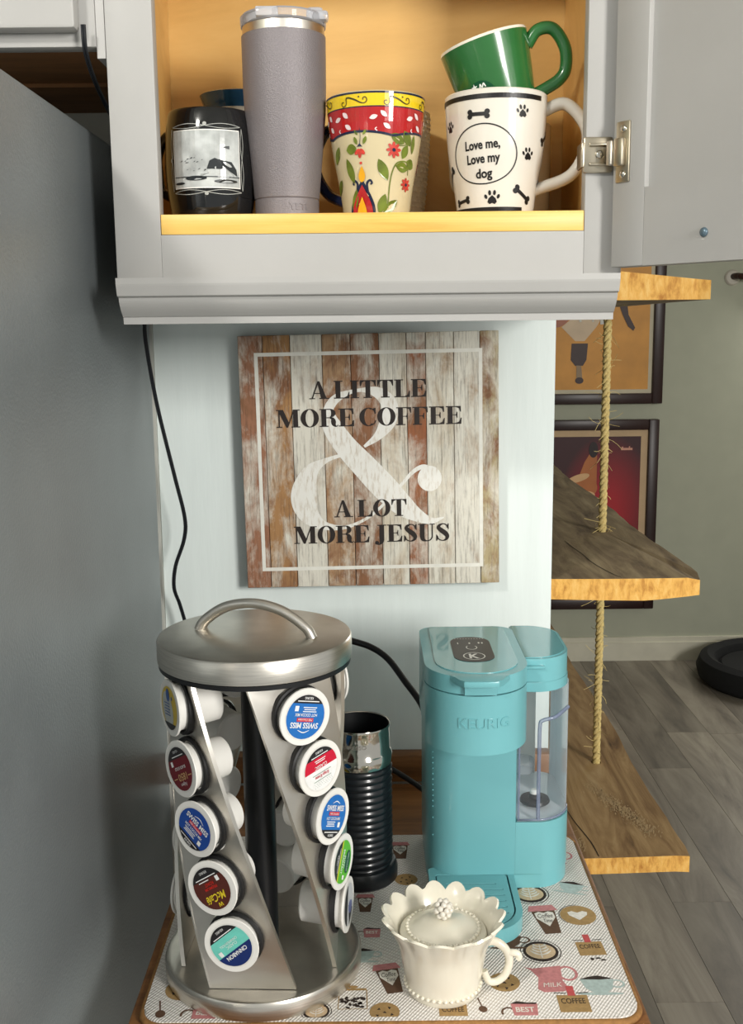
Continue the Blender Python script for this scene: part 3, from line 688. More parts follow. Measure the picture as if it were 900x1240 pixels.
decal('ampersand', amp, smap(1), wood('ampersand_wash', [(176, 156, 132), (220, 214, 202), (236, 234, 226), (236, 235, 228)], (260, 260, 60), 0.7, bump=0.02, distort=0.2, pos=[0.25, 0.4, 0.5, 0.7]), SN)
# Didone capitals, unit cap height
ST, HR, SF = 0.235, 0.06, 0.055
def ser(x0, x1, y): return s_rect(x0, y, x1, y + SF)
def arc_band(cx, cy, rxo, ryo, rxi, ryi, a0, a1, n=28):
    v, f = [], []
    for i in range(n + 1):
        a = a0 + (a1 - a0) * i / n
        v += [(cx + rxo * math.cos(a), cy + ryo * math.sin(a)), (cx + rxi * math.cos(a), cy + ryi * math.sin(a))]
    for i in range(n): f.append((2 * i, 2 * i + 1, 2 * i + 3, 2 * i + 2))
    return (v, f)
def G_I(): return [s_rect(0.09, 0, 0.09 + ST, 1), ser(0, 0.42, 0), ser(0, 0.42, 1 - SF)], 0.42
def armR(x, y, up):   # vertical wedge serif at the right end of an arm
    return s_poly([(x, y), (x + 0.055, y), (x + 0.055, y + up), (x + 0.025, y + up), (x - 0.08, y + (SF if up > 0 else -SF))])
def G_L(): return [s_rect(0.09, 0, 0.09 + ST, 1), ser(0, 0.44, 1 - SF), ser(0, 0.76, 0), s_poly([(0.5, SF), (0.76, 0), (0.77, 0.36), (0.73, 0.36), (0.66, 0.14)])], 0.78
def G_T(): return [s_rect(0.29, 0, 0.29 + ST, 1), ser(0.19, 0.62, 0), ser(0.02, 0.8, 1 - SF), s_poly([(0.02, 1), (0.24, 1 - SF), (0.13, 0.88), (0.06, 0.66), (0.02, 0.66)]), s_poly([(0.8, 1), (0.58, 1 - SF), (0.69, 0.88), (0.76, 0.66), (0.8, 0.66)])], 0.82
def G_E(): return [s_rect(0.09, 0, 0.09 + ST, 1), ser(0, 0.74, 0), ser(0, 0.72, 1 - SF), s_rect(0.3, 0.49, 0.52, 0.53), s_poly([(0.42, 0.51), (0.5, 0.55), (0.53, 0.68), (0.56, 0.68), (0.56, 0.34), (0.53, 0.34), (0.5, 0.47)]), s_poly([(0.48, SF), (0.74, 0), (0.76, 0.34), (0.72, 0.34), (0.64, 0.13)]), s_poly([(0.48, 1 - SF), (0.72, 1), (0.73, 0.68), (0.69, 0.68), (0.63, 0.88)])], 0.78
def G_F(): return [s_rect(0.09, 0, 0.09 + ST, 1), ser(0, 0.44, 0), ser(0, 0.72, 1 - SF), s_rect(0.3, 0.47, 0.52, 0.51), s_poly([(0.42, 0.49), (0.5, 0.53), (0.53, 0.66), (0.56, 0.66), (0.56, 0.32), (0.53, 0.32), (0.5, 0.45)]), s_poly([(0.48, 1 - SF), (0.72, 1), (0.73, 0.68), (0.69, 0.68), (0.63, 0.88)])], 0.76
def G_A(): return [s_poly([(0.1, 0), (0.17, 0), (0.46, 0.9), (0.42, 1)]), s_poly([(0.40, 1), (0.52, 1), (0.87, 0), (0.59, 0)]), s_rect(0.22, 0.29, 0.62, 0.34), ser(0, 0.28, 0), ser(0.5, 0.98, 0)], 0.98
def G_M(): return [s_rect(0.13, 0, 0.19, 1), s_poly([(0.1, 1), (0.36, 1), (0.63, 0.28), (0.56, 0.0), (0.5, 0.0)]), s_poly([(0.53, 0.0), (0.585, 0.0), (0.9, 0.95), (0.86, 1)]), s_rect(0.84, 0, 0.84 + ST, 1), ser(0.02, 0.3, 0), ser(0.02, 0.3, 1 - SF), ser(0.74, 1.17, 0), ser(0.84, 1.17, 1 - SF)], 1.17
def G_O(): return [arc_band(0.44, 0.5, 0.44, 0.515, 0.2, 0.47, 0, 2 * PI, 48)], 0.88
def G_C(): return [arc_band(0.44, 0.5, 0.44, 0.515, 0.2, 0.47, PI * 0.33, PI * 1.72, 40), s_poly([(0.6, 0.94), (0.76, 1.0), (0.79, 1.0), (0.79, 0.66), (0.75, 0.66), (0.7, 0.82)]), s_stroke([(0.6, 0.05, 0.05), (0.72, 0.14, 0.05), (0.79, 0.3, 0.045)])], 0.83
def G_R(): return [s_rect(0.09, 0, 0.09 + ST, 1), ser(0, 0.42, 0), ser(0, 0.5, 1 - SF), ser(0.3, 0.52, 0.475), arc_band(0.5, 0.7575, 0.28, 0.2425, 0.06, 0.19, -PI / 2, PI / 2, 24), s_stroke([(0.5, 0.5, 0.06), (0.62, 0.44, 0.16), (0.665, 0.3, ST), (0.68, 0.14, 0.2), (0.76, 0.03, 0.1), (0.84, 0.03, 0.05), (0.89, 0.1, 0.03)])], 0.88
def G_S(): return [s_stroke([(0.60, 0.74, 0.05), (0.55, 0.9, 0.06), (0.38, 0.985, 0.06), (0.2, 0.9, 0.13), (0.16, 0.76, 0.2), (0.3, 0.6, 0.25), (0.46, 0.46, 0.26), (0.58, 0.28, 0.21), (0.54, 0.1, 0.13), (0.36, 0.015, 0.06), (0.16, 0.1, 0.06), (0.09, 0.3, 0.05)], 6), s_poly([(0.58, 0.9), (0.63, 1), (0.66, 1), (0.66, 0.66), (0.62, 0.66)]), s_poly([(0.12, 0.1), (0.06, 0.0), (0.03, 0.0), (0.03, 0.36), (0.07, 0.36)])], 0.7
def G_J(): return [s_rect(0.25, 0.1, 0.25 + ST, 1), ser(0.15, 0.6, 1 - SF), s_stroke([(0.367, 0.14, ST), (0.34, -0.02, 0.18), (0.24, -0.13, 0.07), (0.14, -0.12, 0.07)]), s_ell(0.12, -0.04, 0.1, 0.11)], 0.6
def G_U(): return [s_rect(0.09, 0.28, 0.09 + ST, 1), s_rect(0.68, 0.28, 0.74, 1), ser(0, 0.43, 1 - SF), ser(0.58, 0.84, 1 - SF), s_stroke([(0.207, 0.3, ST), (0.25, 0.1, 0.2), (0.42, 0.015, 0.07), (0.6, 0.06, 0.06), (0.695, 0.2, 0.06), (0.71, 0.3, 0.06)])], 0.84
GL = {k[2:]: v for k, v in list(globals().items()) if k.startswith('G_')}
def slogan(txt, s0, s1, base, cap):
    xs, y = st(s0, base); xe, _ = st(s1, base)
    sh, adv = [], 0
    for ch in txt:
        if ch == ' ': adv += 0.2; continue
        g, wd = GL[ch](); sh += [s_move(q, adv, 0) for q in g]; adv += wd + 0.035
    adv -= 0.035
    kx = (xe - xs) / adv; ky = cap * SHh
    return [([(xs + a * kx, y + b * ky) for a, b in v], f) for v, f in sh]
INKB = mat('brown_black_print', (34, 24, 20), 0.6, var=0.15, vscale=200)
for txt, s0, s1, ba, cap in (('A LITTLE', 0.269, 0.722, 0.249, 0.069), ('MORE COFFEE', 0.137, 0.857, 0.358, 0.070), ('A LOT', 0.352, 0.638, 0.719, 0.068), ('MORE JESUS', 0.19, 0.804, 0.823, 0.070)):
    decal('lettering', slogan(txt, s0, s1, ba, cap), smap(2), INKB, SN)

# ================================================================== TABLE AND MAT
tb = thing('coffee_table', (0.01, 1.08, 0), 'narrow brown wooden side table under the coffee print mat', 'table')
pbox('tabletop', tb, -0.222, 0.243, 0.80, 1.3665, 0.862, 0.8925, BROWNW, 0.004)
for a in (-0.205, 0.185):
    for b in (0.82, 1.31): pbox('leg', tb, a, a + 0.04, b, b + 0.04, 0.0, 0.862, BROWNW, 0.003)
pbox('apron', tb, -0.165, 0.185, 0.825, 0.845, 0.79, 0.862, BROWNW)
pbox('apron', tb, -0.165, 0.185, 1.325, 1.345, 0.79, 0.862, BROWNW)
MX0, MX1, MY0, MY1, MZ = -0.2085, 0.2335, 0.853, 1.2005, 0.9
mt = thing('drying_mat', (0, 1.02, 0.8925), 'white ribbed fabric mat printed with coffee drawings on the table', 'mat')
def rrect(x0, x1, y0, y1, r, n=6):
    o = []
    for cx, cy, a in ((x1 - r, y1 - r, 0), (x0 + r, y1 - r, PI / 2), (x0 + r, y0 + r, PI), (x1 - r, y0 + r, 1.5 * PI)):
        for i in range(n + 1): o.append((cx + r * math.cos(a + PI / 2 * i / n), cy + r * math.sin(a + PI / 2 * i / n)))
    return o
def fabric():
    m = mat('ribbed_fabric', (222, 216, 206), 0.9, var=0.03)
    N = m.node_tree.nodes; Lk = m.node_tree.links
    tc = N.new('ShaderNodeTexCoord'); mp = N.new('ShaderNodeMapping'); mp.inputs['Rotation'].default_value = (0, 0, 0.6)
    Lk.new(tc.outputs['Object'], mp.inputs[0])
    wv = N.new('ShaderNodeTexWave'); wv.inputs['Scale'].default_value = 115; wv.inputs['Distortion'].default_value = 0.6; wv.inputs['Detail'].default_value = 1
    Lk.new(mp.outputs[0], wv.inputs[0])
    b = N.new('ShaderNodeBump'); b.inputs['Strength'].default_value = 0.6; b.inputs['Distance'].default_value = 0.001
    Lk.new(wv.outputs['Fac'], b.inputs['Height']); Lk.new(b.outputs[0], N['Principled BSDF'].inputs['Normal'])
    w2 = N.new('ShaderNodeTexWave'); w2.inputs['Scale'].default_value = 70; w2.bands_direction = 'Y'; Lk.new(mp.outputs[0], w2.inputs[0])
    mu = N.new('ShaderNodeMath'); mu.operation = 'MULTIPLY'; Lk.new(wv.outputs['Fac'], mu.inputs[0]); Lk.new(w2.outputs['Fac'], mu.inputs[1])
    r = N.new('ShaderNodeValToRGB'); r.color_ramp.elements[0].color = srgb(206, 200, 192); r.color_ramp.elements[1].color = srgb(232, 228, 222); r.color_ramp.elements[1].position = 0.45
    Lk.new(mu.outputs[0], r.inputs[0]); Lk.new(r.outputs[0], N['Principled BSDF'].inputs['Base Color'])
    return m
o = prism('fabric', [(a, b - 1.02) for a, b in rrect(MX0, MX1, MY0, MY1, 0.02)], 0.0, 0.0075, fabric(), mt, 0.0025)
edge = [Vector((a, b - 1.02, 0.0035)) for a, b in rrect(MX0 - 0.001, MX1 + 0.001, MY0 - 0.001, MY1 + 0.001, 0.021, 8)]
vs, fs = tube_data(edge + [edge[0]], 0.0034, 8)
mesh_obj('edge_binding', vs, fs, mat('tan_binding', (150, 108, 60), 0.8, var=0.2, vscale=200), mt, True)
def mm(k=0): return lambda x, y: (min(max(x, MX0 + 0.004), MX1 - 0.004), max(y, MY0 + 0.004) - 1.02, 0.0076 + 0.00012 * k)
PR = {}
def padd(c, k, sh): PR.setdefault((c, k), []).extend(sh)
PC = {'brown': (96, 70, 52), 'pink': (196, 128, 128), 'tan': (168, 136, 88), 'dark': (52, 40, 34), 'white': (228, 222, 212), 'teal': (176, 192, 188), 'red': (196, 84, 84), 'cream': (206, 180, 146)}
def place(sh, cx, cy, sc, rot=0, k=1.0): return [s_move(q, cx, cy, sc, rot, sc * k) for q in sh]
def m_takeaway(cx, cy, s, r=0):
    padd('brown', 0, place([s_poly([(-0.75, 0.6), (0.75, 0.6), (0.5, -1), (-0.5, -1)])], cx, cy, s, r, 1.6)); padd('pink', 1, place([s_poly([(-0.95, 0.6), (0.95, 0.6), (0.75, 1), (-0.75, 1)])], cx, cy, s, r, 1.6))
    padd('white', 1, place([s_poly([(0, -0.5), (0.6, 0.1), (0.6, 0.45), (0.3, 0.55), (0, 0.45), (-0.3, 0.55), (-0.6, 0.45), (-0.6, 0.1)])], cx, cy, s, r, 1.6))
    padd('dark', 2, place([s_text('Coffee', 0.3, 0, 0.25, 0.95, shear=0.3), s_text('Time', 0.26, 0.05, -0.1, 0.55, shear=0.3)], cx, cy, s, r, 1.6))
def m_latte(cx, cy, s, r=0):
    padd('dark', 0, [s_ring(cx, cy, s * 1.08, s * 1.08, s * 0.05), s_ell(cx, cy, s * 0.93, s * 0.93)]); padd('cream', 1, [s_ell(cx, cy, s * 0.78, s * 0.7)])
    lf = [s_stroke([(0, -0.6, 0.06), (0, 0.6, 0.06)])]
    for i in range(4):
        for sg in (-1, 1): lf.append(s_stroke([(0, -0.35 + 0.25 * i, 0.05), (sg * 0.3, -0.2 + 0.25 * i, 0.12), (sg * (0.55 - 0.1 * i), 0.05 + 0.2 * i, 0.04)]))
    padd('white', 2, place(lf, cx, cy, s, r))
def m_pitcher(cx, cy, s, r=0):
    padd('pink', 0, place([s_poly([(-1.1, 1), (-0.7, 0.85), (0.7, 1), (0.55, -0.2), (0.75, -0.9), (0.4, -1.05), (-0.5, -1.05), (-0.75, -0.8), (-0.55, 0.1), (-0.8, 0.7)]), s_ring(0.9, 0.35, 0.5, 0.6, 0.14)], cx, cy, s, r))
    padd('white', 1, place([s_text('MILK', 0.34, 0, -0.5, 0.9, shear=0.2)], cx, cy, s, r))
def m_bag(cx, cy, s, r=0):
    padd('tan', 0, place([s_rect(-0.9, -0.5, 0.9, 0.6)], cx, cy, s, r, 1.45)); padd('red', 1, place([s_rect(-0.22, 0.55, 0.22, 1.2)], cx, cy, s, r, 1.45))
    padd('dark', 1, place([s_text('COFFEE', 0.34, 0, 0.22, 1.4, bold=0.01), s_stroke([(-1, 0.75, 0.05), (-0.3, 0.72, 0.05)]), s_stroke([(0.3, 0.72, 0.05), (1, 0.75, 0.05)]), s_ell(-0.2, -0.8, 0.12, 0.1), s_ell(0.2, -0.75, 0.18, 0.06), s_ell(0.5, -0.9, 0.18, 0.06)], cx, cy, s, r, 1.45))
def m_cup(cx, cy, s, r=0, c='teal'):
    padd(c, 0, place([s_poly([(-0.9, 0.4), (0.9, 0.4), (0.7, -0.4), (0.35, -0.75), (-0.35, -0.75), (-0.7, -0.4)]), s_ring(1.0, 0.0, 0.42, 0.36, 0.12), s_ell(0, -0.85, 1.2, 0.12)], cx, cy, s, r)); padd('dark', 1, place([s_poly([(-0.9, 0.4), (-0.4, 0.62), (0.1, 0.72), (0.9, 0.45), (0.2, 0.36)])], cx, cy, s, r))
def m_cookie(cx, cy, s, r=0):
    padd('tan', 0, [s_ell(cx, cy, s, s)]); padd('dark', 1, place([s_move(s_poly([(-0.12, -0.1), (0.14, -0.08), (0.05, 0.14)]), x, y, 1, q) for x, y, q in ((-0.4, 0.3, 0), (0.3, 0.4, 1), (0, -0.1, 2), (-0.5, -0.4, 1), (0.45, -0.3, 0.4), (0.05, -0.65, 0.9))], cx, cy, s, r))
def m_heart(cx, cy, s, r=0):
    padd('tan', 0, [s_ell(cx, cy, s, s)]); padd('dark', 0, [s_ring(cx, cy, s * 1.07, s * 1.07, s * 0.04, 20, 1.5, 4)]); padd('white', 1, place([s_poly([(0, -0.5), (0.5, 0), (0.55, 0.3), (0.3, 0.42), (0, 0.25), (-0.3, 0.42), (-0.55, 0.3), (-0.5, 0)])], cx, cy, s, r))
def m_jar(cx, cy, s, r=0):
    padd('tan', 0, place([s_stroke([(-0.8, 0.8, 0.06), (-0.85, -1, 0.06), (0.85, -1, 0.06), (0.8, 0.8, 0.06)], straight=True), s_rect(-0.8, 0.75, 0.8, 0.95), s_ell(0, 1.1, 0.3, 0.14)], cx, cy, s, r))
    b = random.Random(3); padd('dark', 0, place([s_ell(b.uniform(-0.7, 0.7), b.uniform(-0.9, 0.05), 0.15, 0.09, b.uniform(0, 3), 10) for _ in range(26)], cx, cy, s, r))
def m_spoon(cx, cy, s, r=0): padd('brown', 0, place([s_ell(0, -0.6, 0.35, 0.42), s_stroke([(0, -0.3, 0.1), (0, 0.9, 0.12)])], cx, cy, s, r))
def m_pink(cx, cy, s, r=0):
    padd('pink', 0, place([s_poly([(-0.8, 0.5), (0.8, 0.5), (0.7, -0.9), (-0.7, -0.9)])], cx, cy, s, r)); padd('dark', 1, place([s_poly([(-0.8, 0.5), (-0.4, 0.75), (0.2, 0.6), (0.8, 0.6), (0.7, 0.45)])], cx, cy, s, r)); padd('white', 1, place([s_text('BEST', 0.45, 0, -0.05, 1.1, bold=0.02)], cx, cy, s, r)); padd('brown', 0, place([s_ring(-1.0, -0.3, 0.45, 0.5, 0.13, 20, 0.6, 3.6)], cx, cy, s, r))

m_takeaway(0.175, 1.012, 0.0165, 0.1); m_latte(0.160, 0.955, 0.0185); m_latte(0.165, 1.062, 0.019); m_heart(0.2085, 1.019, 0.0185); m_bag(0.2095, 0.958, 0.0145, 0.05); m_bag(0.177, 0.872, 0.0155); m_pitcher(0.162, 0.911, 0.0195, 0.05)
m_cup(0.2045, 0.902, 0.0175); m_cup(0.212, 1.076, 0.015, -0.3); m_cookie(0.1185, 0.906, 0.0145); m_pink(0.132, 0.866, 0.015); m_cup(0.130, 0.975, 0.016, 0, 'brown'); m_jar(-0.0215, 0.884, 0.0155); m_takeaway(0.0125, 0.914, 0.0145, 0.2); m_spoon(-0.049, 0.886, 0.012)
m_pink(-0.152, 0.866, 0.0155, -0.1); m_bag(-0.1045, 0.862, 0.0125); m_latte(-0.054, 0.866, 0.013); m_cup(-0.014, 0.953, 0.014); m_pink(-0.004, 0.992, 0.011); m_cookie(-0.178, 0.90, 0.0165); m_takeaway(0.0290, 1.162, 0.0125); m_takeaway(-0.011, 1.047, 0.011); m_spoon(-0.194, 0.872, 0.013, 0.2)
m_spoon(0.0935, 0.873, 0.011, 0.2); m_bag(0.068, 0.862, 0.014); m_cookie(0.007, 0.864, 0.0135); m_cookie(0.034, 1.095, 0.0125); m_heart(-0.185, 0.985, 0.015); m_pink(0.035, 1.02, 0.012); m_latte(-0.18, 1.09, 0.017); m_cup(-0.12, 1.10, 0.018); m_jar(-0.06, 1.15, 0.015); m_pitcher(0.205, 1.14, 0.015); m_cookie(0.0, 1.185, 0.011); m_bag(-0.13, 1.17, 0.014)
for (c, k), sh in PR.items():
    o = decal('%s_print' % c, sh, mm(k), mat('print_' + c, PC[c], 0.9, var=0.12, vscale=300), mt); o['kind'] = 'stuff'

# ================================================================== POD CAROUSEL
CX, CY, CZ = -0.1072, 0.942, 0.9
ca = thing('pod_carousel', (CX, CY, CZ), 'round brushed steel coffee pod carousel with four twisted panels', 'pod carousel')
BASEH, LIDB, LIDT = 0.019, 0.3055, 0.327
lathe('base', [(0, 0.0), (0.0905, 0.0), (0.0925, 0.0015), (0.093, 0.004), (0.093, 0.0155), (0.0915, 0.0185), (0.0895, 0.019), (0.0865, 0.0185), (0, 0.0185)], STEEL, ca, 96)
lathe('lid', [(0, LIDB), (0.086, LIDB), (0.0878, LIDB + 0.001), (0.088, LIDB + 0.003), (0.088, LIDT - 0.0025), (0.0868, LIDT - 0.0005), (0.085, LIDT), (0, LIDT + 0.0003)], STEEL, ca, 96)
lathe('lid_gasket', [(0.082, LIDB - 0.004), (0.0868, LIDB - 0.004), (0.0868, LIDB), (0.082, LIDB)], BLACKP, ca, 96, close=True)
lathe('pole', [(0, 0.0186), (0.0145, 0.0186), (0.0145, LIDB), (0, LIDB)], BLACKP, ca, 32)
tube('lid_handle', [(-0.0525, 0.0175, LIDT - 0.001), (-0.046, 0.0155, LIDT + 0.009), (-0.026, 0.009, LIDT + 0.0225), (0.0, 0.0005, LIDT + 0.0275), (0.026, -0.008, LIDT + 0.0225), (0.047, -0.0145, LIDT + 0.009), (0.0535, -0.0165, LIDT - 0.001)], 0.0062, STEEL2, ca, 12, 8, 0.75, up=(0.0, 0.3, 1))
PWD, PRAD, HOLE = 0.039, 0.0705, 0.0232
Z0C, DZC = 0.2718, 0.051
def frame(th0, dth, z):
    tt = (Z0C - z) / (4 * DZC); th = th0 + dth * tt
    nrm = Vector((math.sin(th), -math.cos(th), 0)); tan = Vector((math.cos(th), math.sin(th), 0))
    return nrm * PRAD, nrm, tan
def panel_pt(th0, dth, s, z, off=0.0):
    c, nrm, tan = frame(th0, dth, z); return c + tan * s + nrm * off + Vector((0, 0, z))
PANELS = [(-1.045, 0.8086), (0.6259, 0.7624), (2.11, 0.785), (-2.60, 0.785)]
for th0, dth in PANELS:
    bm = bmesh.new(); TH = 0.0012
    def ringcell(zc, h0, h1):
        n = 32; outer, inner = [], []
        for i in range(n):
            a = 2 * PI * i / n + PI / 4; ca_, sa_ = math.cos(a), math.sin(a)
            hh = h1 if sa_ > 0 else h0
            k = 1 / max(abs(ca_), abs(sa_)); outer.append((ca_ * k * PWD, zc + sa_ * k * hh)); inner.append((HOLE * ca_, zc + HOLE * sa_))
        for off in (0, -TH):
            vo = [bm.verts.new(panel_pt(th0, dth, s, z, off)) for s, z in outer]; vi = [bm.verts.new(panel_pt(th0, dth, s, z, off)) for s, z in inner]
            for i in range(n): bm.faces.new((vo[i], vo[(i + 1) % n], vi[(i + 1) % n], vi[i]))
    def strip(z0, z1, n=4):
        for off in (0, -TH):
            rows = [[bm.verts.new(panel_pt(th0, dth, -PWD + 2 * PWD * k / 6, z0 + (z1 - z0) * j / n, off)) for k in range(7)] for j in range(n + 1)]
            for j in range(n):
                for k in range(6): bm.faces.new((rows[j][k], rows[j][k + 1], rows[j + 1][k + 1], rows[j + 1][k]))
    for i in range(5): ringcell(Z0C - i * DZC, DZC / 2, DZC / 2)
    strip(Z0C + DZC / 2, LIDB - 0.0005); strip(BASEH, Z0C - 4.5 * DZC)
    # folded long edges
    for s in (-PWD, PWD):
        rows = []
        for j in range(25):
            z = BASEH + (LIDB - 0.0005 - BASEH) * j / 24
            rows.append([bm.verts.new(panel_pt(th0, dth, s, z, o_)) for o_ in (0.0003, -0.0035)] + [bm.verts.new(panel_pt(th0, dth, s - math.copysign(0.0014, s), z, o_)) for o_ in (-0.0035, 0.0003)])
        for j in range(24):
            for k in range(4): bm.faces.new((rows[j][k], rows[j][(k + 1) % 4], rows[j + 1][(k + 1) % 4], rows[j + 1][k]))
    bmesh.ops.remove_doubles(bm, verts=bm.verts, dist=1e-6)
    pnl = bm_obj('panel', bm, STEEL2, ca, True, 30)
    for i in range(5):
        zc = Z0C - i * DZC; c, nrm, tan = frame(th0, dth, zc)
        vs, fs = lathe_data([(0.0229, -0.003), (0.0252, -0.003), (0.0262, 0.0005), (0.0258, 0.0035), (0.0240, 0.0045), (0.0229, 0.004)], 28, close=True)
        up = Vector((0, 0, 1)); o3 = c + up * zc
        mesh_obj('grommet', [o3 + tan * x + up * y + nrm * z for x, y, z in vs], fs, RUBBER, pnl, True, 50)

# pods
FB = {}
def pod(th0, dth, i, label, group, base, design, rot=0.0, cat='coffee pod', out=0.0):
    zc = Z0C - i * DZC; c, nrm, tan = frame(th0, dth, zc); up = Vector((0, 0, 1))
    t = bpy.data.objects.new('coffee_pod', None); t.empty_display_size = 0.02; COL.objects.link(t)
    t.matrix_world = Matrix.Translation(Vector((CX, CY, CZ + zc)) + c) @ Matrix((tan, up, nrm)).transposed().to_4x4()
    tag(t, label, cat, group)
    if 'cup' not in FB:
        FB['cup'] = lathe('cup', [(0, -0.0315), (0.0165, -0.0315), (0.0182, -0.030), (0.0212, 0.0085), (0.0225, 0.0088), (0.0226, 0.0105), (0.0212, 0.0108), (0.0198, 0.0105), (0.0160, -0.029), (0, -0.029)], WHITEP, t, 40)
        FB['rim'] = lathe('rim', [(0.0205, 0.0108), (0.0250, 0.0108), (0.0254, 0.0118), (0.0250, 0.0128), (0.0205, 0.0128)], WHITEP, t, 40, close=True)
    else:
        for k in ('cup', 'rim'): o = FB[k].copy(); link(o, t)
    fm = mat('foil_' + base[0], base[1], 0.35, var=0.08, vscale=150)
    decal('foil_lid', [s_ell(0, 0, 0.0208, 0.0208, 0, 40)], lambda x, y: (x, y, 0.0129), fm, t)
    cr, sr = math.cos(rot), math.sin(rot)
    for k, (nm, sh, mm_) in enumerate(design):
        decal(nm, sh, lambda x, y: (x * cr - y * sr, x * sr + y * cr, 0.01305 + 0.00012 * k), mm_, t)
    return t
R_ = 0.0194
def seg(y0, y1, n=16):       # slice of the label disc between two heights
    a0, a1 = math.asin(max(-1, min(1, y0 / R_))), math.asin(max(-1, min(1, y1 / R_)))
    v, f = [], []
    for i in range(n + 1):
        a = a0 + (a1 - a0) * i / n; v += [(-R_ * math.cos(a), R_ * math.sin(a)), (R_ * math.cos(a), R_ * math.sin(a))]
    for i in range(n): f.append((2 * i, 2 * i + 1, 2 * i + 3, 2 * i + 2))
    return (v, f)
def pm(n, c): return mat('podprint_' + n, c, 0.4, var=0.06, vscale=200)
K_, Wt = pm('black', (34, 32, 34)), pm('white', (238, 238, 236))
lines = lambda cx, y, wd, n, dy=0.0018: [s_rect(cx - wd / 2 * (1 - 0.15 * (j % 2)), y - j * dy, cx + wd / 2 * (1 - 0.15 * (j % 2)), y - j * dy + 0.0008) for j in range(n)]
brand_lo = ('brand_text', [s_text('KEURIG', 0.0022, 0, -0.0165, 0.0085, bold=0.01)] + lines(0, -0.0142, 0.022, 1), Wt)
def box_k(x, y): return [s_rect(x - 0.0019, y - 0.0023, x + 0.0019, y + 0.0023)]
def cocoa():
    return [('label_disc', [seg(-R_, R_)], pm('blue', (28, 108, 186))), ('black_band', [seg(-R_, -0.0118)], K_), ('red_band', [s_rect(-0.0085, 0.0008, 0.0085, 0.0042)], pm('red', (206, 50, 62))),
            ('title_text', [s_text('SWISS MISS', 0.0048, 0, 0.0075, 0.0285, bold=0.02), s_text('HOT COCOA MIX', 0.0026, 0, -0.0018, 0.0225, bold=0.012), s_stroke([(-0.006, 0.0115, 0.0004), (0, 0.0135, 0.0009), (0.006, 0.0115, 0.0004)]), s_text('Milk Chocolate', 0.0019, 0, 0.0025, 0.0145, shear=0.2)] + lines(-0.003, -0.0052, 0.014, 3) + box_k(0.0105, -0.0072), Wt), brand_lo]
def cocoa_dark():
    d = cocoa(); d[0] = ('label_disc', [seg(-R_, R_)], pm('deep_blue', (24, 70, 152))); return d
g1 = 'pods on the left front carousel panel'; g2 = 'pods on the right front carousel panel'
A, B = PANELS[0], PANELS[1]
pod(*A, 0, 'coffee pod with yellow and grey foil lid and blue seal in the steel carousel', g1, ('white', (226, 224, 218)), [('label_disc', [seg(-R_, R_)], pm('yellow', (206, 178, 62))), ('grey_patch', [s_ell(-0.0035, -0.002, 0.0125, 0.0165, 0.3)], pm('grey', (178, 182, 178))), ('black_band', [seg(-R_, -0.0135)], K_), ('blue_seal', [s_ell(-0.001, 0.0115, 0.0042, 0.0058), s_ell(0.0085, 0.0095, 0.0014, 0.0018)] + lines(-0.004, 0.0035, 0.014, 5, 0.0026), pm('seal_blue', (44, 84, 150)))], 0.12)
pod(*A, 1, 'coffee pod with dark red foil lid reading 1850', g1, ('white', (226, 224, 218)), [('label_disc', [seg(-R_, R_)], pm('maroon', (110, 14, 30))), ('black_band', [seg(0.0095, R_)], K_), ('title_text', [s_text('1850', 0.0062, 0.001, -0.0072, 0.0155, PI, bold=0.01), s_rect(-0.015, -0.0078, -0.009, -0.0070), s_rect(0.011, -0.0078, 0.017, -0.0070)], pm('gold', (206, 166, 116))), ('small_text', [s_text('Folgers', 0.003, 0, -0.0138, 0.0105, PI, shear=0.3), s_text('BLACK GOLD', 0.0026, 0.001, 0.0008, 0.019, PI, bold=0.01), s_text('KEURIG', 0.0022, 0, 0.0155, 0.0085, PI)] + lines(0.002, 0.0110, 0.02, 1) + box_k(-0.0110, 0.0060), Wt)], 0.5)
pod(*A, 2, 'coffee pod with deep blue cocoa foil lid in the left front panel', g1, ('white', (226, 224, 218)), cocoa_dark(), -0.58)
pod(*A, 3, 'coffee pod with brown foil lid and yellow script lettering', g1, ('white', (226, 224, 218)), [('label_disc', [seg(-R_, R_)], pm('brown', (86, 38, 30))), ('black_band', [seg(0.0095, R_)], K_), ('script_text', [s_text('McCaf\u00e9', 0.0068, -0.0005, -0.0085, 0.0235, PI, bold=0.01, shear=0.35), s_stroke([(0.0030, -0.0172, 0.0007), (0.0022, -0.0138, 0.0009), (0.0008, -0.0168, 0.0006), (-0.0006, -0.0138, 0.0009), (-0.0014, -0.0172, 0.0007)])], pm('script_yellow', (232, 208, 46))), ('red_text', [s_text('PREMIUM', 0.0026, 0, 0.0008, 0.0145, PI, bold=0.01), s_text('ROAST', 0.0028, 0, 0.0045, 0.0105, PI, bold=0.01)], pm('label_red', (208, 44, 34))), ('small_text', [s_text('KEURIG', 0.0022, 0, 0.0155, 0.0085, PI)] + lines(0, 0.0105, 0.024, 1) + lines(-0.004, 0.0078, 0.012, 1) + box_k(0.0115, 0.0065), Wt)], 0.6)
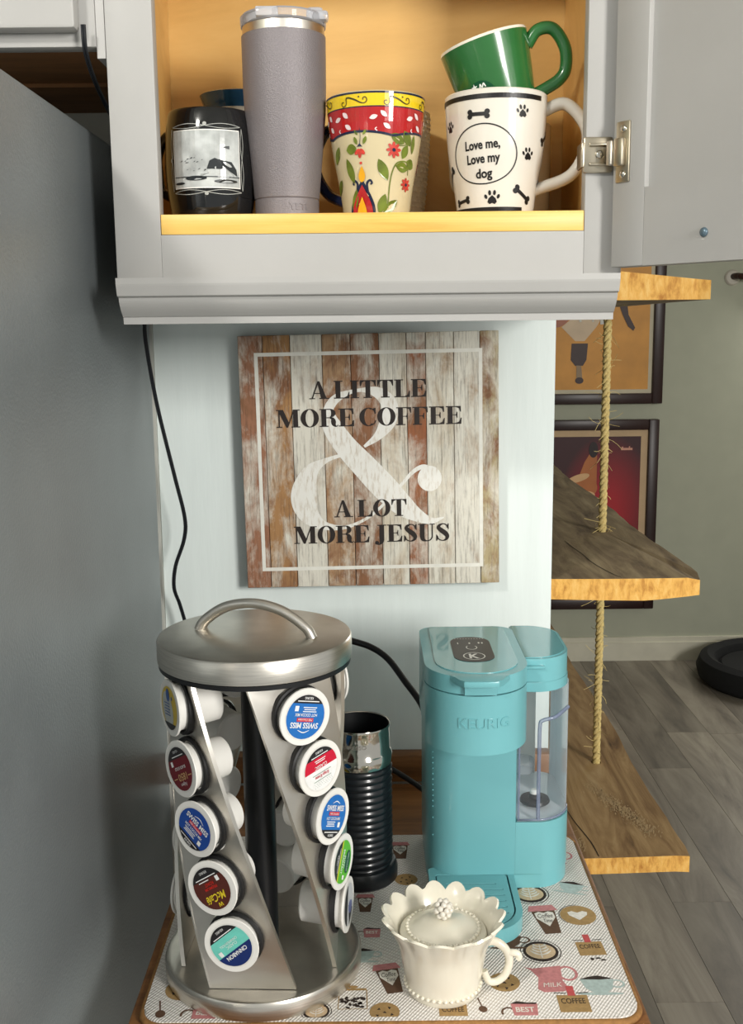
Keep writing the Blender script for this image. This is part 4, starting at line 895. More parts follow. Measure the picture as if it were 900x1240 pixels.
pod(*A, 4, 'coffee pod with aqua and navy foil lid', g1, ('white', (226, 224, 218)), [('label_disc', [seg(-R_, R_)], pm('aqua', (112, 206, 190))), ('black_band', [seg(0.0105, R_)], K_), ('navy_band', [seg(-R_, -0.0045)], pm('navy', (22, 44, 104))), ('title_text', [s_text('CINNABON', 0.0036, 0, -0.0082, 0.0235, PI, bold=0.02), s_text('CLASSIC', 0.0026, 0.001, 0.0002, 0.0125, PI), s_text('CINNAMON ROLL', 0.0024, 0, 0.0036, 0.0205, PI), s_text('KEURIG', 0.0022, 0, 0.0160, 0.0085, PI)] + lines(0, 0.0115, 0.022, 1) + box_k(-0.0135, -0.0015), Wt)], 0.72)
pod(*B, 0, 'coffee pod with bright blue cocoa foil lid turned upside down', g2, ('white', (226, 224, 218)), cocoa(), PI - 0.25)
pod(*B, 1, 'coffee pod with red and white dotted foil lid', g2, ('white', (226, 224, 218)), [('label_disc', [seg(-R_, R_)], Wt), ('red_band', [seg(0.0005, 0.0115)], pm('crimson', (200, 20, 52))), ('black_band', [seg(0.0115, R_)], K_), ('title_text', [s_text('CLASSIC', 0.003, 0, 0.0026, 0.0145, PI, bold=0.01), s_text('KEURIG', 0.0022, 0, 0.0160, 0.0085, PI)] + lines(0, 0.0085, 0.013, 2) + lines(0, 0.0125, 0.02, 1), Wt), ('logo_text', [s_text('Krispy Kreme', 0.003, 0, -0.0065, 0.0165, PI, bold=0.01, shear=0.2), s_ell(0, 0, 0.0001, 0.0001)], pm('crimson', (200, 20, 52))), ('green_frame', [s_stroke([(-0.011, -0.0035, 0.0004), (0.011, -0.0035, 0.0004)], straight=True), s_stroke([(-0.0105, -0.0095, 0.0004), (0.0105, -0.0095, 0.0004)], straight=True)] + [s_ell(-0.01 + 0.0025 * j + 0.001 * (k % 2), -0.0115 - 0.0018 * k, 0.0003, 0.0003, n=6) for j in range(9) for k in range(3)], pm('dot_green', (86, 130, 106)))], 0.15)
pod(*B, 2, 'coffee pod with bright blue cocoa foil lid turned right way up', g2, ('white', (226, 224, 218)), cocoa(), -0.4)
pod(*B, 3, 'coffee pod with bright green foil lid', g2, ('white', (226, 224, 218)), [('label_disc', [seg(-R_, R_)], pm('lime', (92, 182, 40))), ('black_band', [seg(0.0085, R_)], K_), ('yellow_band', [seg(0.0058, 0.0085)], pm('lime_yellow', (200, 206, 46))), ('green_oval', [s_ell(0.001, -0.0105, 0.0105, 0.0058)], pm('forest', (18, 84, 50))), ('title_text', [s_text('BREAKFAST', 0.0036, 0, 0.0015, 0.0215, PI, bold=0.01), s_text('BLEND', 0.003, 0, -0.0030, 0.011, PI), s_text('GREEN MOUNTAIN', 0.0017, 0.001, -0.0105, 0.0165, PI), s_text('KEURIG', 0.0022, 0, 0.0145, 0.0085, PI)] + lines(0, 0.0112, 0.022, 1) + box_k(-0.0135, -0.0045), Wt)], 1.05)
pod(*B, 4, 'coffee pod with black and white foil lid at the foot of the panel', g2, ('white', (226, 224, 218)), [('label_disc', [seg(-R_, R_)], pm('silver', (196, 198, 200))), ('black_band', [seg(0.006, R_), s_poly([(-0.019, -0.004), (0.0, 0.002), (-0.006, -0.0175)])], K_), ('blue_patch', [s_ell(-0.003, -0.006, 0.006, 0.008)], pm('slate', (96, 104, 150)))], 1.3)
for k, P in ((0, PANELS[2]), (1, PANELS[3])):
    for i in range(5):
        pod(*P, i, ('topmost', 'second from the top', 'middle', 'second from the bottom', 'lowest')[i] + ' white pod on the carousel panel facing the ' + ('wall' if k == 0 else 'refrigerator'), 'pods on the rear carousel panels ' + 'ab'[k], ('white', (226, 224, 218)), [('label_disc', [seg(-R_, R_)], pm(*(('maroon', (110, 14, 30)), ('lime', (92, 182, 40)), ('brown', (86, 38, 30)), ('blue', (28, 108, 186)), ('yellow', (206, 178, 62)))[(i + k) % 5])), ('black_band', [seg(0.0095, R_)], K_)], 0.3 * i)

# ================================================================== MILK FROTHER
t = thing('milk_frother', (-0.0165, 1.108, 0.9), 'black ribbed milk frother with polished steel collar behind the carousel', 'milk frother')
FRB = mat('frother_black', (18, 22, 26), 0.28, var=0.1, coat=0.3)
lathe('power_base', [(0, 0), (0.040, 0), (0.0415, 0.002), (0.0415, 0.012), (0.0395, 0.018), (0.037, 0.0195), (0, 0.0195)], FRB, t, 56)
ribs = []
for i in range(15):
    z = 0.0222 + i * 0.0074
    ribs += [(0.0345, z), (0.0352, z + 0.0012), (0.0363, z + 0.0034), (0.0352, z + 0.0058), (0.0345, z + 0.007)]
lathe('ribbed_body', [(0, 0.0198), (0.0355, 0.0198), (0.0345, 0.0215)] + ribs + [(0.0352, 0.1325), (0.034, 0.134), (0, 0.134)], FRB, t, 64, auto=80)
lathe('steel_collar', [(0.0338, 0.1342), (0.0353, 0.1342), (0.0362, 0.138), (0.0362, 0.1445), (0.0352, 0.1475), (0.0338, 0.150), (0.0338, 0.1745), (0.0345, 0.1765), (0.034, 0.178), (0.0330, 0.1775), (0.0325, 0.172)], CHROME, t, 64, auto=60)
lathe('dark_inside', [(0, 0.136), (0.0318, 0.136), (0.0324, 0.172), (0.0326, 0.1772)], mat('nonstick_black', (20, 22, 24), 0.4), t, 56)
decal('collar_text', [s_text('NESPRESSO', 0.0042, 0, 0.1615, 0.034, bold=0.005)], cyl_map(lambda z: 0.0338, -0.25, 0.0003), mat('etched_grey', (120, 116, 108), 0.5), t)

# ================================================================== COFFEE MAKER
kx, ky, kz = 0.13, 1.13, 0.9
K = thing('coffee_maker', (kx, ky, kz), 'teal single serve coffee maker with clear side water tank', 'coffee maker')
def kp(pts): return [(a - kx, b - ky) for a, b in pts]
def d_plan(x0, x1, yf, yb, rf_, rb_, n=10, bulge=0.0):
    o = []
    for cx, cy, a, r in ((x1 - rb_, yb - rb_, 0, rb_), (x0 + rb_, yb - rb_, PI / 2, rb_), (x0 + rf_, yf + rf_, PI, rf_), (x1 - rf_, yf + rf_, 1.5 * PI, rf_)):
        for i in range(n + 1): o.append((cx + r * math.cos(a + PI / 2 * i / n), cy + r * math.sin(a + PI / 2 * i / n)))
    if bulge:
        xm, hw = (x0 + x1) / 2, (x1 - x0) / 2
        o = [(a, b - bulge * max(0, 1 - ((a - xm) / hw) ** 2) * (1 if b < (yf + yb) / 2 else 0)) for a, b in o]
    return o
def clipx(pts, xc, keep):      # clip a convex plan at x = xc
    out = []
    for i, p in enumerate(pts):
        q = pts[(i + 1) % len(pts)]
        inp = (p[0] <= xc) if keep == 'l' else (p[0] >= xc); inq = (q[0] <= xc) if keep == 'l' else (q[0] >= xc)
        if inp: out.append(p)
        if inp != inq and abs(q[0] - p[0]) > 1e-9: k = (xc - p[0]) / (q[0] - p[0]); out.append((xc, p[1] + k * (q[1] - p[1])))
    return out
BX0, BX1, BYF, BYB = 0.0555, 0.2125, 1.078, 1.205
plan = [(a, b) for a, b in d_plan(BX0, BX1, BYF, BYB, 0.036, 0.02, 10, 0.006)]
foot = d_plan(BX0 + 0.0015, BX1 - 0.0005, BYF + 0.001, BYB, 0.036, 0.02, 10, 0.006)
XC = 0.1505
prism('base_foot', kp(foot), 0.0, 0.0155, TEAL, K, 0.002)
ZT = 0.076
prism('lower_housing', kp(clipx(plan, XC, 'l')), 0.016, 0.182, TEAL, K, 0.0008)
prism('tank_plinth', kp(clipx(plan, XC + 0.0001, 'r')), 0.016, ZT, TEAL, K, 0.0008)
# brew head
HX0, HX1, HYF, HYB = 0.052, 0.1565, 1.000, 1.182
head = d_plan(HX0, HX1, HYF, HYB, 0.0515, 0.02, 14)
prism('brew_head', kp(head), 0.1825, 0.2435, TEAL, K, 0.0012)
prism('head_seam', kp(d_plan(HX0 + 0.004, HX1 - 0.004, HYF + 0.004, HYB - 0.004, 0.0475, 0.016, 14)), 0.2435, 0.2449, TEAL, K)
lid = prism('lid', kp(head), 0.2449, 0.2625, TEAL, K, 0.0016)
prism('lid_inset', kp(d_plan(HX0 + 0.011, HX1 - 0.009, HYF + 0.013, HYB - 0.004, 0.041, 0.012, 14)), 0.2625, 0.2634, TEAL_D, lid, 0.0004)
tab = [(0.073, 1.013), (0.078, 1.003), (0.0845, 0.9945), (0.0875, 0.9885), (0.092, 0.987), (0.117, 0.987), (0.1215, 0.9885), (0.1245, 0.9945), (0.131, 1.003), (0.136, 1.013)]
prism('lid_handle', kp(tab[::-1]), 0.2565, 0.2628, TEAL, lid, 0.0012)
box('handle_recess', 0.0885 - kx, 0.1205 - kx, 0.9975 - ky, 1.004 - ky, 0.2452, 0.256, TEAL, lid, 0.001)
pill = d_plan(0.0835, 0.1255, 1.0475, 1.135, 0.019, 0.019, 10)
prism('control_panel', kp(pill), 0.2634, 0.2639, mat('control_black', (30, 30, 32), 0.3, spec=0.3), K)
km = lambda z: (lambda x, y: (x + 0.1045 - kx, y + 1.09 - ky, z))
decal('control_icons', [s_ring(0, -0.024, 0.0115, 0.0125, 0.0012), s_ring(0, 0.006, 0.006, 0.0075, 0.001, 30, -PI * 1.25, PI * 0.25), s_stroke([(-0.0135, 0.018, 0.001), (-0.0135, 0.024, 0.001)], straight=True), s_ell(-0.001, 0.021, 0.001, 0.0028), s_ell(0.009, 0.022, 0.001, 0.0026), s_ell(0.0125, 0.0215, 0.001, 0.0026)] + [s_rect(-0.016 + 0.003 * j, 0.037, -0.0145 + 0.003 * j, 0.0382) for j in range(11)], km(0.26405), WPRINT, K)
decal('brand_letter', [s_text('K', 0.015, 0, -0.024, 0.0105, bold=0.03)], km(0.26408), WPRINT, K)
# brand name on the head: raised letters wrapped on the round front
def headmap(x, z):
    # straight middle plus circular corners of the head front
    r = 0.0515; cxm = (HX0 + HX1) / 2; a = x / r
    return (cxm + (r + 0.0011) * math.sin(a) - kx, HYF + r - (r + 0.0011) * math.cos(a) - ky, z)
raise_(decal('brand_name', [s_text('KEURIG', 0.0105, 0.0045, 0.2155, 0.052, bold=0.0)], headmap, TEAL_D, K), 0.0012)
# side dots (speaker perforations) on the left front corner
bm = bmesh.new()
for i, z in enumerate([0.045 + 0.0 * k for k in range(0)] + [0.055, 0.075] + [0.088 + 0.0062 * k for k in range(12)]):
    g = bmesh.ops.create_uvsphere(bm, u_segments=6, v_segments=4, radius=0.0008)
    for v in g['verts']: v.co += Vector((0.0630 - kx, 1.0905 - ky, z))
o = bm_obj('dimples', bm, TEAL, K); o['kind'] = 'stuff'
# tank
tplan = clipx(d_plan(BX0, 0.2115, BYF + 0.001, BYB, 0.036, 0.02, 10, 0.006), XC + 0.002, 'r')
ntp = len(tplan); TANK = glass('clear_tank_plastic', (236, 240, 244), 0.04, 0.03)
vs, fs = [], []
for z in (ZT + 0.001, ZT + 0.004, 0.222): vs += [(a - kx, b - ky, z) for a, b in tplan]
for j in range(2):
    for i in range(ntp): fs.append((j * ntp + i, j * ntp + (i + 1) % ntp, (j + 1) * ntp + (i + 1) % ntp, (j + 1) * ntp + i))
fs.append(tuple(range(ntp)))
tk = mesh_obj('water_tank', vs, fs, TANK, K, True, 30)
tk['label'] = 'clear plastic water tank'
RIB = glass('tank_edge_plastic', (150, 160, 186), 0.1, 0.45)
tube('tank_handle_ridge', [(0.1745 - kx, 1.0745 - ky, ZT + 0.004), (0.1745 - kx, 1.0735 - ky, 0.155), (0.1748 - kx, 1.073 - ky, 0.185), (0.178 - kx, 1.0735 - ky, 0.1905), (0.192 - kx, 1.0765 - ky, 0.1935), (0.2085 - kx, 1.097 - ky, 0.197)], 0.002, RIB, tk, 8, 6)
tube('tank_edge', [(XC + 0.003 - kx, 1.0735 - ky, ZT + 0.003), (XC + 0.003 - kx, 1.0735 - ky, 0.22)], 0.001, RIB, tk, 6, 2)
rim = [Vector((a - kx, b - ky, ZT + 0.0025)) for a, b in tplan if b < 1.17]
vs, fs = tube_data(rim, 0.0011, 6); mesh_obj('tank_base_rim', vs, fs, RIB, tk, True)
lathe('filter_valve', [(0, 0.0), (0.015, 0.0), (0.0168, 0.002), (0.0155, 0.005), (0.007, 0.006), (0.006, 0.010), (0, 0.010)], BLACKP, tk, 24, c=(0.177 - kx, 1.115 - ky, ZT + 0.0045))
lathe('filter_cap', [(0, 0.0), (0.005, 0.0), (0.005, 0.003), (0.003, 0.0045), (0, 0.0045)], WHITEP, tk, 16, c=(0.1765 - kx, 1.115 - ky, ZT + 0.0148))
lathe('float_disc', [(0, 0), (0.014, 0), (0.0142, 0.014), (0, 0.0145)], glass('float_plastic', (190, 196, 200), 0.15, 0.3), tk, 24, c=(0.1695 - kx, 1.165 - ky, ZT + 0.02))
# tank rear support and lid
prism('tank_back', kp([(XC, 1.2), (XC, 1.206), (0.19, 1.206), (0.19, 1.2)][::-1]), ZT, 0.224, mat('tank_back_white', (216, 214, 206), 0.4), K)
tl0 = clipx(d_plan(BX0, 0.2085, BYF - 0.002, 1.198, 0.036, 0.034, 10, 0.006), 0.1568, 'r')
prism('tank_collar', kp(clipx(d_plan(BX0, 0.2095, BYF - 0.001, 1.200, 0.036, 0.03, 10, 0.006), 0.1568, 'r')), 0.222, 0.2325, TEAL, K, 0.0008)
tl = prism('tank_lid', kp(tl0), 0.2328, 0.258, TEAL, K, 0.0018)
prism('tank_lid_top', kp(clipx(d_plan(BX0, 0.2055, BYF + 0.002, 1.196, 0.034, 0.032, 10, 0.006), 0.1585, 'r')), 0.258, 0.2588, TEAL_D, tl, 0.0003)
prism('tank_lid_lip', kp([(0.1585, 1.0675), (0.1585, 1.073), (0.178, 1.073), (0.178, 1.0675)][::-1]), 0.2485, 0.2515, TEAL, tl, 0.0006)
# drip tray
tray = d_plan(0.0575, 0.149, 0.963, 1.090, 0.042, 0.006, 10)
tr_ = prism('drip_tray', kp(tray), 0.0005, 0.005, TEAL, K, 0.0005)
holed('tray_wall', kp(tray), [kp(d_plan(0.0645, 0.1425, 0.9705, 1.075, 0.037, 0.004, 10))], 0.005, 0.0165, TEAL, tr_)
slots = []
for j in range(7):
    y = 0.985 + j * 0.0115; x0_, x1_ = (0.110, 0.1345 - 0.010 * (j == 0)) if j < 6 else (0.075, 0.128)
    slots.append(kp([(x0_, y), (x1_, y), (x1_, y + 0.0024), (x0_, y + 0.0024)]))
slots.append(kp([(0.0965 + 0.0085 * math.cos(2 * PI * i / 20), 1.035 + 0.0085 * math.sin(2 * PI * i / 20)) for i in range(20)]))
holed('drip_plate', kp(d_plan(0.0660, 0.1408, 0.9722, 1.0735, 0.0355, 0.004, 10)), slots, 0.0145, 0.0162, TEAL, K)
# logo dot and scratches
tube('power_cord', [(a - kx, b - ky, c - kz) for a, b, c in ((0.068, 1.205, 1.02), (0.0595, 1.24, 1.046), (0.0386, 1.27, 1.069), (0.0188, 1.295, 1.089), (-0.002, 1.31, 1.0998), (-0.027, 1.32, 1.1057), (-0.06, 1.33, 1.112), (-0.10, 1.35, 1.108), (-0.145, 1.375, 1.09))], 0.0042, BLACKP, K, 10, 8)
t = tube('power_cord', [(-0.12, 1.35, 0.99), (-0.05, 1.335, 0.965), (0.002, 1.32, 0.945), (0.018, 1.31, 0.939), (0.0387, 1.295, 0.932), (0.061, 1.275, 0.924), (0.10, 1.245, 0.905), (0.16, 1.228, 0.8965), (0.22, 1.225, 0.8965)], 0.0036, BLACKP, None, 10, 8)
tag(t, 'thin black power cord slanting down from behind the ribbed milk frother to the coffee maker', 'cord')

# ================================================================== SUGAR BOWL
sb_ = (0.0612, 0.8985, 0.9)
t = thing('sugar_bowl', sb_, 'cream ceramic sugar bowl with ruffled rim, beaded lid and side handle', 'sugar bowl')
NA = 112; NS = 15.0
def bowl_r(z): return 0.0325 + 0.0115 * (z / 0.066) + (0.0095 * max(0, (z - 0.045) / 0.030) ** 1.5)
rows = []
def ring(fn): rows.append([fn(2 * PI * i / NA) for i in range(NA)])
def ruf(a): return abs(math.cos(NS * a / 2)) ** 0.75
ring(lambda a: (0.001 * math.cos(a), 0.001 * math.sin(a), 0.0006))
for z in (0.0, 0.0015):
    ring(lambda a: ((0.031 if z == 0 else 0.0328) * math.cos(a), (0.031 if z == 0 else 0.0328) * math.sin(a), z))
for k in range(1, 13):
    f_ = k / 12
    def fn(a, f_=f_):
        zt = 0.0685 + 0.0066 * ruf(a); z = 0.003 + (zt - 0.003) * f_; r = bowl_r(z) + 0.003 * f_ ** 4 * (ruf(a) - 0.3)
        return (r * math.cos(a), r * math.sin(a), z)
    ring(fn)
def top(a):
    zt = 0.0685 + 0.0066 * ruf(a); r = bowl_r(zt) + 0.003 * (ruf(a) - 0.3) - 0.0018; return (r * math.cos(a), r * math.sin(a), zt + 0.0014)
ring(top)
for k in range(0, 9):
    f_ = 1 - k / 8
    def fn(a, f_=f_):
        zt = 0.0685 + 0.0066 * ruf(a); z = 0.0542 + (zt - 0.0542) * f_; r = bowl_r(z) + 0.003 * f_ ** 4 * (ruf(a) - 0.3) - 0.0036
        return (r * math.cos(a), r * math.sin(a), z)
    ring(fn)
ring(lambda a: (0.036 * math.cos(a), 0.036 * math.sin(a), 0.052)); ring(lambda a: (0.028 * math.cos(a), 0.028 * math.sin(a), 0.02)); ring(lambda a: (0.001 * math.cos(a), 0.001 * math.sin(a), 0.01))
vs = [v for r in rows for v in r]; fs = [(j * NA + i, j * NA + (i + 1) % NA, (j + 1) * NA + (i + 1) % NA, (j + 1) * NA + i) for j in range(len(rows) - 1) for i in range(NA)]
mesh_obj('bowl', vs, fs, CREAM, t, True, 60)
def beads(name, r, z, rad, n, par, a0=0):
    bm = bmesh.new()
    for i in range(n):
        g = bmesh.ops.create_icosphere(bm, subdivisions=2, radius=rad); a = 2 * PI * i / n + a0
        for v in g['verts']: v.co += Vector((r * math.cos(a), r * math.sin(a), z))
    o = bm_obj(name, bm, CREAM, par, True); o['kind'] = 'stuff'; return o
beads('base_beading', 0.0345, 0.0085, 0.0019, 40, t)
ld = lathe('bowl_lid', [(0, 0.0545), (0.0390, 0.0545), (0.0398, 0.0565), (0.0390, 0.0585), (0.0345, 0.0605), (0.029, 0.0635), (0.019, 0.068), (0.008, 0.0695), (0, 0.07)], CREAM, t, 64)
beads('lid_beading', 0.0328, 0.0618, 0.0018, 40, ld)
bm = bmesh.new()
for i in range(26):
    g = bmesh.ops.create_icosphere(bm, subdivisions=2, radius=0.0028)
    y_ = 1 - 2 * (i + 0.5) / 26; rr = math.sqrt(1 - y_ * y_); a = i * 2.39996
    for v in g['verts']: v.co += Vector((0.0068 * rr * math.cos(a), 0.0068 * rr * math.sin(a), 0.0785 + 0.0075 * y_))
bm_obj('knob', bm, WHITEC, ld, True)
HA = -0.12; c_, s_ = math.cos(HA), math.sin(HA)
tube('handle', [(r * c_, r * s_, z) for r, z in ((0.0395, 0.049), (0.047, 0.0495), (0.055, 0.0445), (0.0595, 0.036), (0.0598, 0.027), (0.056, 0.0165), (0.049, 0.010), (0.0425, 0.0095), (0.0395, 0.014), (0.0375, 0.020))], lambda q: 0.0042 - 0.001 * q, CREAM, t, 12, 6, 0.9, up=(-s_, c_, 0))
tube('handle_curl', [(r * c_, r * s_, z) for r, z in ((0.0575, 0.0385), (0.063, 0.0395), (0.0675, 0.0385), (0.0690, 0.0355), (0.0675, 0.0335))], lambda q: 0.0034 - 0.0004 * q, CREAM, t, 10, 6, 1.0, up=(-s_, c_, 0))

# ================================================================== ROPE-HUNG BOARDS (behind the white panel)
BRX0, BRX1, RX, RY = 0.05, 0.4425, 0.3795, 1.735
def board(name, zt, th, yf, yb, label, front=None, crack=None, seed=0, top=GREYW):
    rnd = random.Random(seed)
    t = thing(name, (0.25, 2.0, zt), label, 'shelf', 'rope hung rough shelves')
    lx, ly = RX - 0.25, RY - 2.0
    x0, x1, y0, y1 = BRX0 - 0.25, BRX1 - 0.25, yf - 2.0, yb - 2.0
    per = []
    nf, ns = 20, 44
    for i in range(nf): f_ = i / nf; per.append((x0 + (x1 - x0) * f_, y0 + 0.004 * math.sin(f_ * 5 + seed), 1))
    for i in range(ns): f_ = i / ns; per.append((x1 + 0.003 * math.sin(f_ * 14 + seed) + rnd.uniform(-0.0012, 0.0012) - 0.004 * max(0, 1 - f_ * 30), y0 + (y1 - y0) * f_, 0))
    for i in range(nf): f_ = i / nf; per.append((x1 - (x1 - x0) * f_, y1, 0))
    for i in range(ns): f_ = i / ns; per.append((x0, y1 - (y1 - y0) * f_, 0))
    n = len(per); bm = bmesh.new()
    hr = 0.0085
    def zt_(x, y): return (front(x + 0.25)[0] if front and y < y0 + 0.02 else 0.0)
    def zb_(x, y): return -th + (front(x + 0.25)[1] if front and y < y0 + 0.02 else 0.0)
    o_t = [bm.verts.new((x, y, zt_(x, y))) for x, y, _ in per]; o_b = [bm.verts.new((x, y, zb_(x, y))) for x, y, _ in per]
    i_t, i_b = [], []
    for x, y, _ in per:
        a = math.atan2(y - ly, x - lx); i_t.append(bm.verts.new((lx + hr * math.cos(a), ly + hr * math.sin(a), 0))); i_b.append(bm.verts.new((lx + hr * math.cos(a), ly + hr * math.sin(a), -th)))
    for i in range(n):
        j = (i + 1) % n
        bm.faces.new((o_t[i], o_t[j], i_t[j], i_t[i])); bm.faces.new((o_b[j], o_b[i], i_b[i], i_b[j]))
        f_ = bm.faces.new((o_b[i], o_b[j], o_t[j], o_t[i])); f_.material_index = 1 if i < nf else 0
        bm.faces.new((i_t[i], i_t[j], i_b[j], i_b[i]))
    me_o = bm_obj('board', bm, top, t); me_o.data.materials.append(ENDG)
    if crack:
        decal('crack', [s_stroke([(a - 0.25, b - 2.0, wd) for a, b, wd in crack], 4)], lambda x, y: (x, y, 0.0004), mat('crack_dark', (40, 28, 18), 0.9), t)
    return t
board('hanging_shelf', 1.164, 0.029, 1.4035, 2.72, 'middle rough sawn board of the rope hung shelves with cracked grey brown top', front=lambda x: (-0.25 * max(0, x - 0.425), 0.001 - 0.02 * (x - 0.24) + 0.11 * max(0, x - 0.37)), crack=[(0.335, 1.405, 0.001), (0.325, 1.44, 0.0016), (0.315, 1.50, 0.0015), (0.312, 1.56, 0.001), (0.306, 1.62, 0.0016), (0.304, 1.66, 0.0006)], seed=1)
board('hanging_shelf', 0.762, 0.024, 1.4035, 2.72, 'lowest rough brown board of the rope hung shelves with pale worn patch', crack=[(0.315, 1.405, 0.0014), (0.312, 1.45, 0.0018), (0.300, 1.52, 0.0014), (0.292, 1.6, 0.0006)], seed=2, top=ROUGH)
board('hanging_shelf', 1.5535, 0.0235, 1.4045, 2.72, 'topmost rough board of the rope hung shelves beside the cabinet crown', front=lambda x: (0.105 * max(0, 0.445 - x), 0.0), seed=3)
wr = random.Random(11); patch = []
for i in range(520):
    f_ = wr.random(); ctr = (0.350 + 0.060 * f_, 1.635 - 0.16 * f_)
    patch.append(s_ell(ctr[0] + 0.0065 * wr.gauss(0, 1) - 0.25, ctr[1] + 0.012 * wr.gauss(0, 1) - 2.0, wr.uniform(0.0004, 0.0013), wr.uniform(0.001, 0.006), wr.uniform(-0.6, 0.2), 6))
for i in range(160): patch.append(s_ell(0.282 + 0.010 * wr.gauss(0, 1) - 0.25, 1.44 + 0.016 * wr.gauss(0, 1) - 2.0, wr.uniform(0.0004, 0.0009), wr.uniform(0.002, 0.008), wr.uniform(-1.2, 0.2), 6))
patch = [q for q in patch if min(p[1] for p in q[0]) > -0.594]
o = decal('worn_patch', patch, lambda x, y: (x, y, 0.0003), mat('pale_wood_wear', (190, 162, 120), 0.9), bpy.data.objects['hanging_shelf.001']); o['kind'] = 'stuff'
rp = thing('rope', (RX, RY, 0.70), 'frayed twisted sisal rope hanging through the rough shelves', 'rope')
SISAL = mat('sisal_fibre', (206, 184, 122), 0.85, var=0.2, vscale=300, bump=0.4, bscale=600)
for k in range(3):
    pts = []
    H = 1.12; turns = 34
    for i in range(turns * 8 + 1):
        f_ = i / (turns * 8); a = 2 * PI * turns * f_ + 2 * PI * k / 3
        pts.append(Vector((0.0036 * math.cos(a), 0.0036 * math.sin(a), H * f_)))
    vs, fs = tube_data(pts, 0.0037, 6); mesh_obj('strand', vs, fs, SISAL, rp, True)
lathe('knot', [(0, -0.022), (0.009, -0.02), (0.0135, -0.012), (0.0135, 0.0), (0.009, 0.01), (0, 0.012)], SISAL, rp, 16)
bm = bmesh.new(); rnd = random.Random(5)
for i in range(190):
    z = rnd.uniform(0.08, 1.0); a = rnd.uniform(0, 2 * PI); ln = rnd.choice((0.006, 0.008, 0.011, 0.016, 0.026)); el = rnd.uniform(-0.9, 0.9)
    d0 = Vector((math.cos(a), math.sin(a), el)).normalized(); p0 = Vector((0.006 * math.cos(a), 0.006 * math.sin(a), z))
    sag = Vector((rnd.uniform(-0.4, 0.4), rnd.uniform(-0.4, 0.4), rnd.uniform(-0.9, 0.5)))
    path = [p0 + d0 * ln * q + sag * ln * q * q for q in (0, 0.33, 0.66, 1.0)]
    vs, fs = tube_data(path, 0.0004, 3)
    bv = [bm.verts.new(v) for v in vs]
    for f_ in fs: bm.faces.new([bv[q] for q in f_])
o = bm_obj('loose_fibres', bm, SISAL, rp); o['kind'] = 'stuff'

# ================================================================== LAMP CORD by the fridge
CORDM = mat('grey_black_cord', (30, 32, 36), 0.3, var=0.1)
cpts = [(-0.262, 1.055, 1.778), (-0.2625, 1.062, 1.755), (-0.2635, 1.10, 1.735), (-0.2635, 1.16, 1.715), (-0.263, 1.2, 1.69), (-0.262, 1.23, 1.64), (-0.262, 1.26, 1.58), (-0.268, 1.30, 1.52), (-0.270, 1.31, 1.485), (-0.262, 1.32, 1.41), (-0.246, 1.33, 1.32), (-0.236, 1.335, 1.265), (-0.239, 1.34, 1.235), (-0.252, 1.345, 1.20), (-0.256, 1.35, 1.17), (-0.25, 1.355, 1.145), (-0.243, 1.355, 1.11), (-0.242, 1.355, 1.05), (-0.245, 1.36, 0.98)]
tc_ = thing('lamp_cord', (-0.25, 1.33, 0.935), 'thin black twin wire cord dangling down between refrigerator and white panel', 'cord')
for dx in (-0.0011, 0.0011):
    tube('wire', [(a + dx + 0.25, b - 1.33, c - 0.935) for a, b, c in cpts], 0.0014, CORDM, tc_, 6, 6)

# ================================================================== FAR ROOM
FRAME = mat('dark_mahogany_frame', (44, 24, 22), 0.35, var=0.15)
def poster(name, x0, x1, z0, z1, label, matcol, prints):
    t = thing(name, ((x0 + x1) / 2, 4.66, z0), label, 'picture')
    fw_ = 0.045; hw = (x1 - x0) / 2; h = z1 - z0
    for nm, a in (('frame_side', (-hw, -hw + fw_, 0, h)), ('frame_side', (hw - fw_, hw, 0, h)), ('frame_rail', (-hw + fw_, hw - fw_, 0, fw_)), ('frame_rail', (-hw + fw_, hw - fw_, h - fw_, h))):
        box(nm, a[0], a[1], -0.012, 0.0195, a[2], a[3], FRAME, t, 0.004)
    box('print_border', -hw + fw_, hw - fw_, 0.004, 0.012, fw_, h - fw_, matcol, t)
    for k, (nm, sh, m_) in enumerate(prints):
        decal(nm, sh, lambda x, z: (x, 0.0035 - 0.0006 * k, z), m_, t)
    # glazing
    return t
hw = 0.31
ppl = lambda n, c: mat('poster_' + n, c, 0.5, var=0.12, vscale=9)
def U(u, v, zc, xc): return None
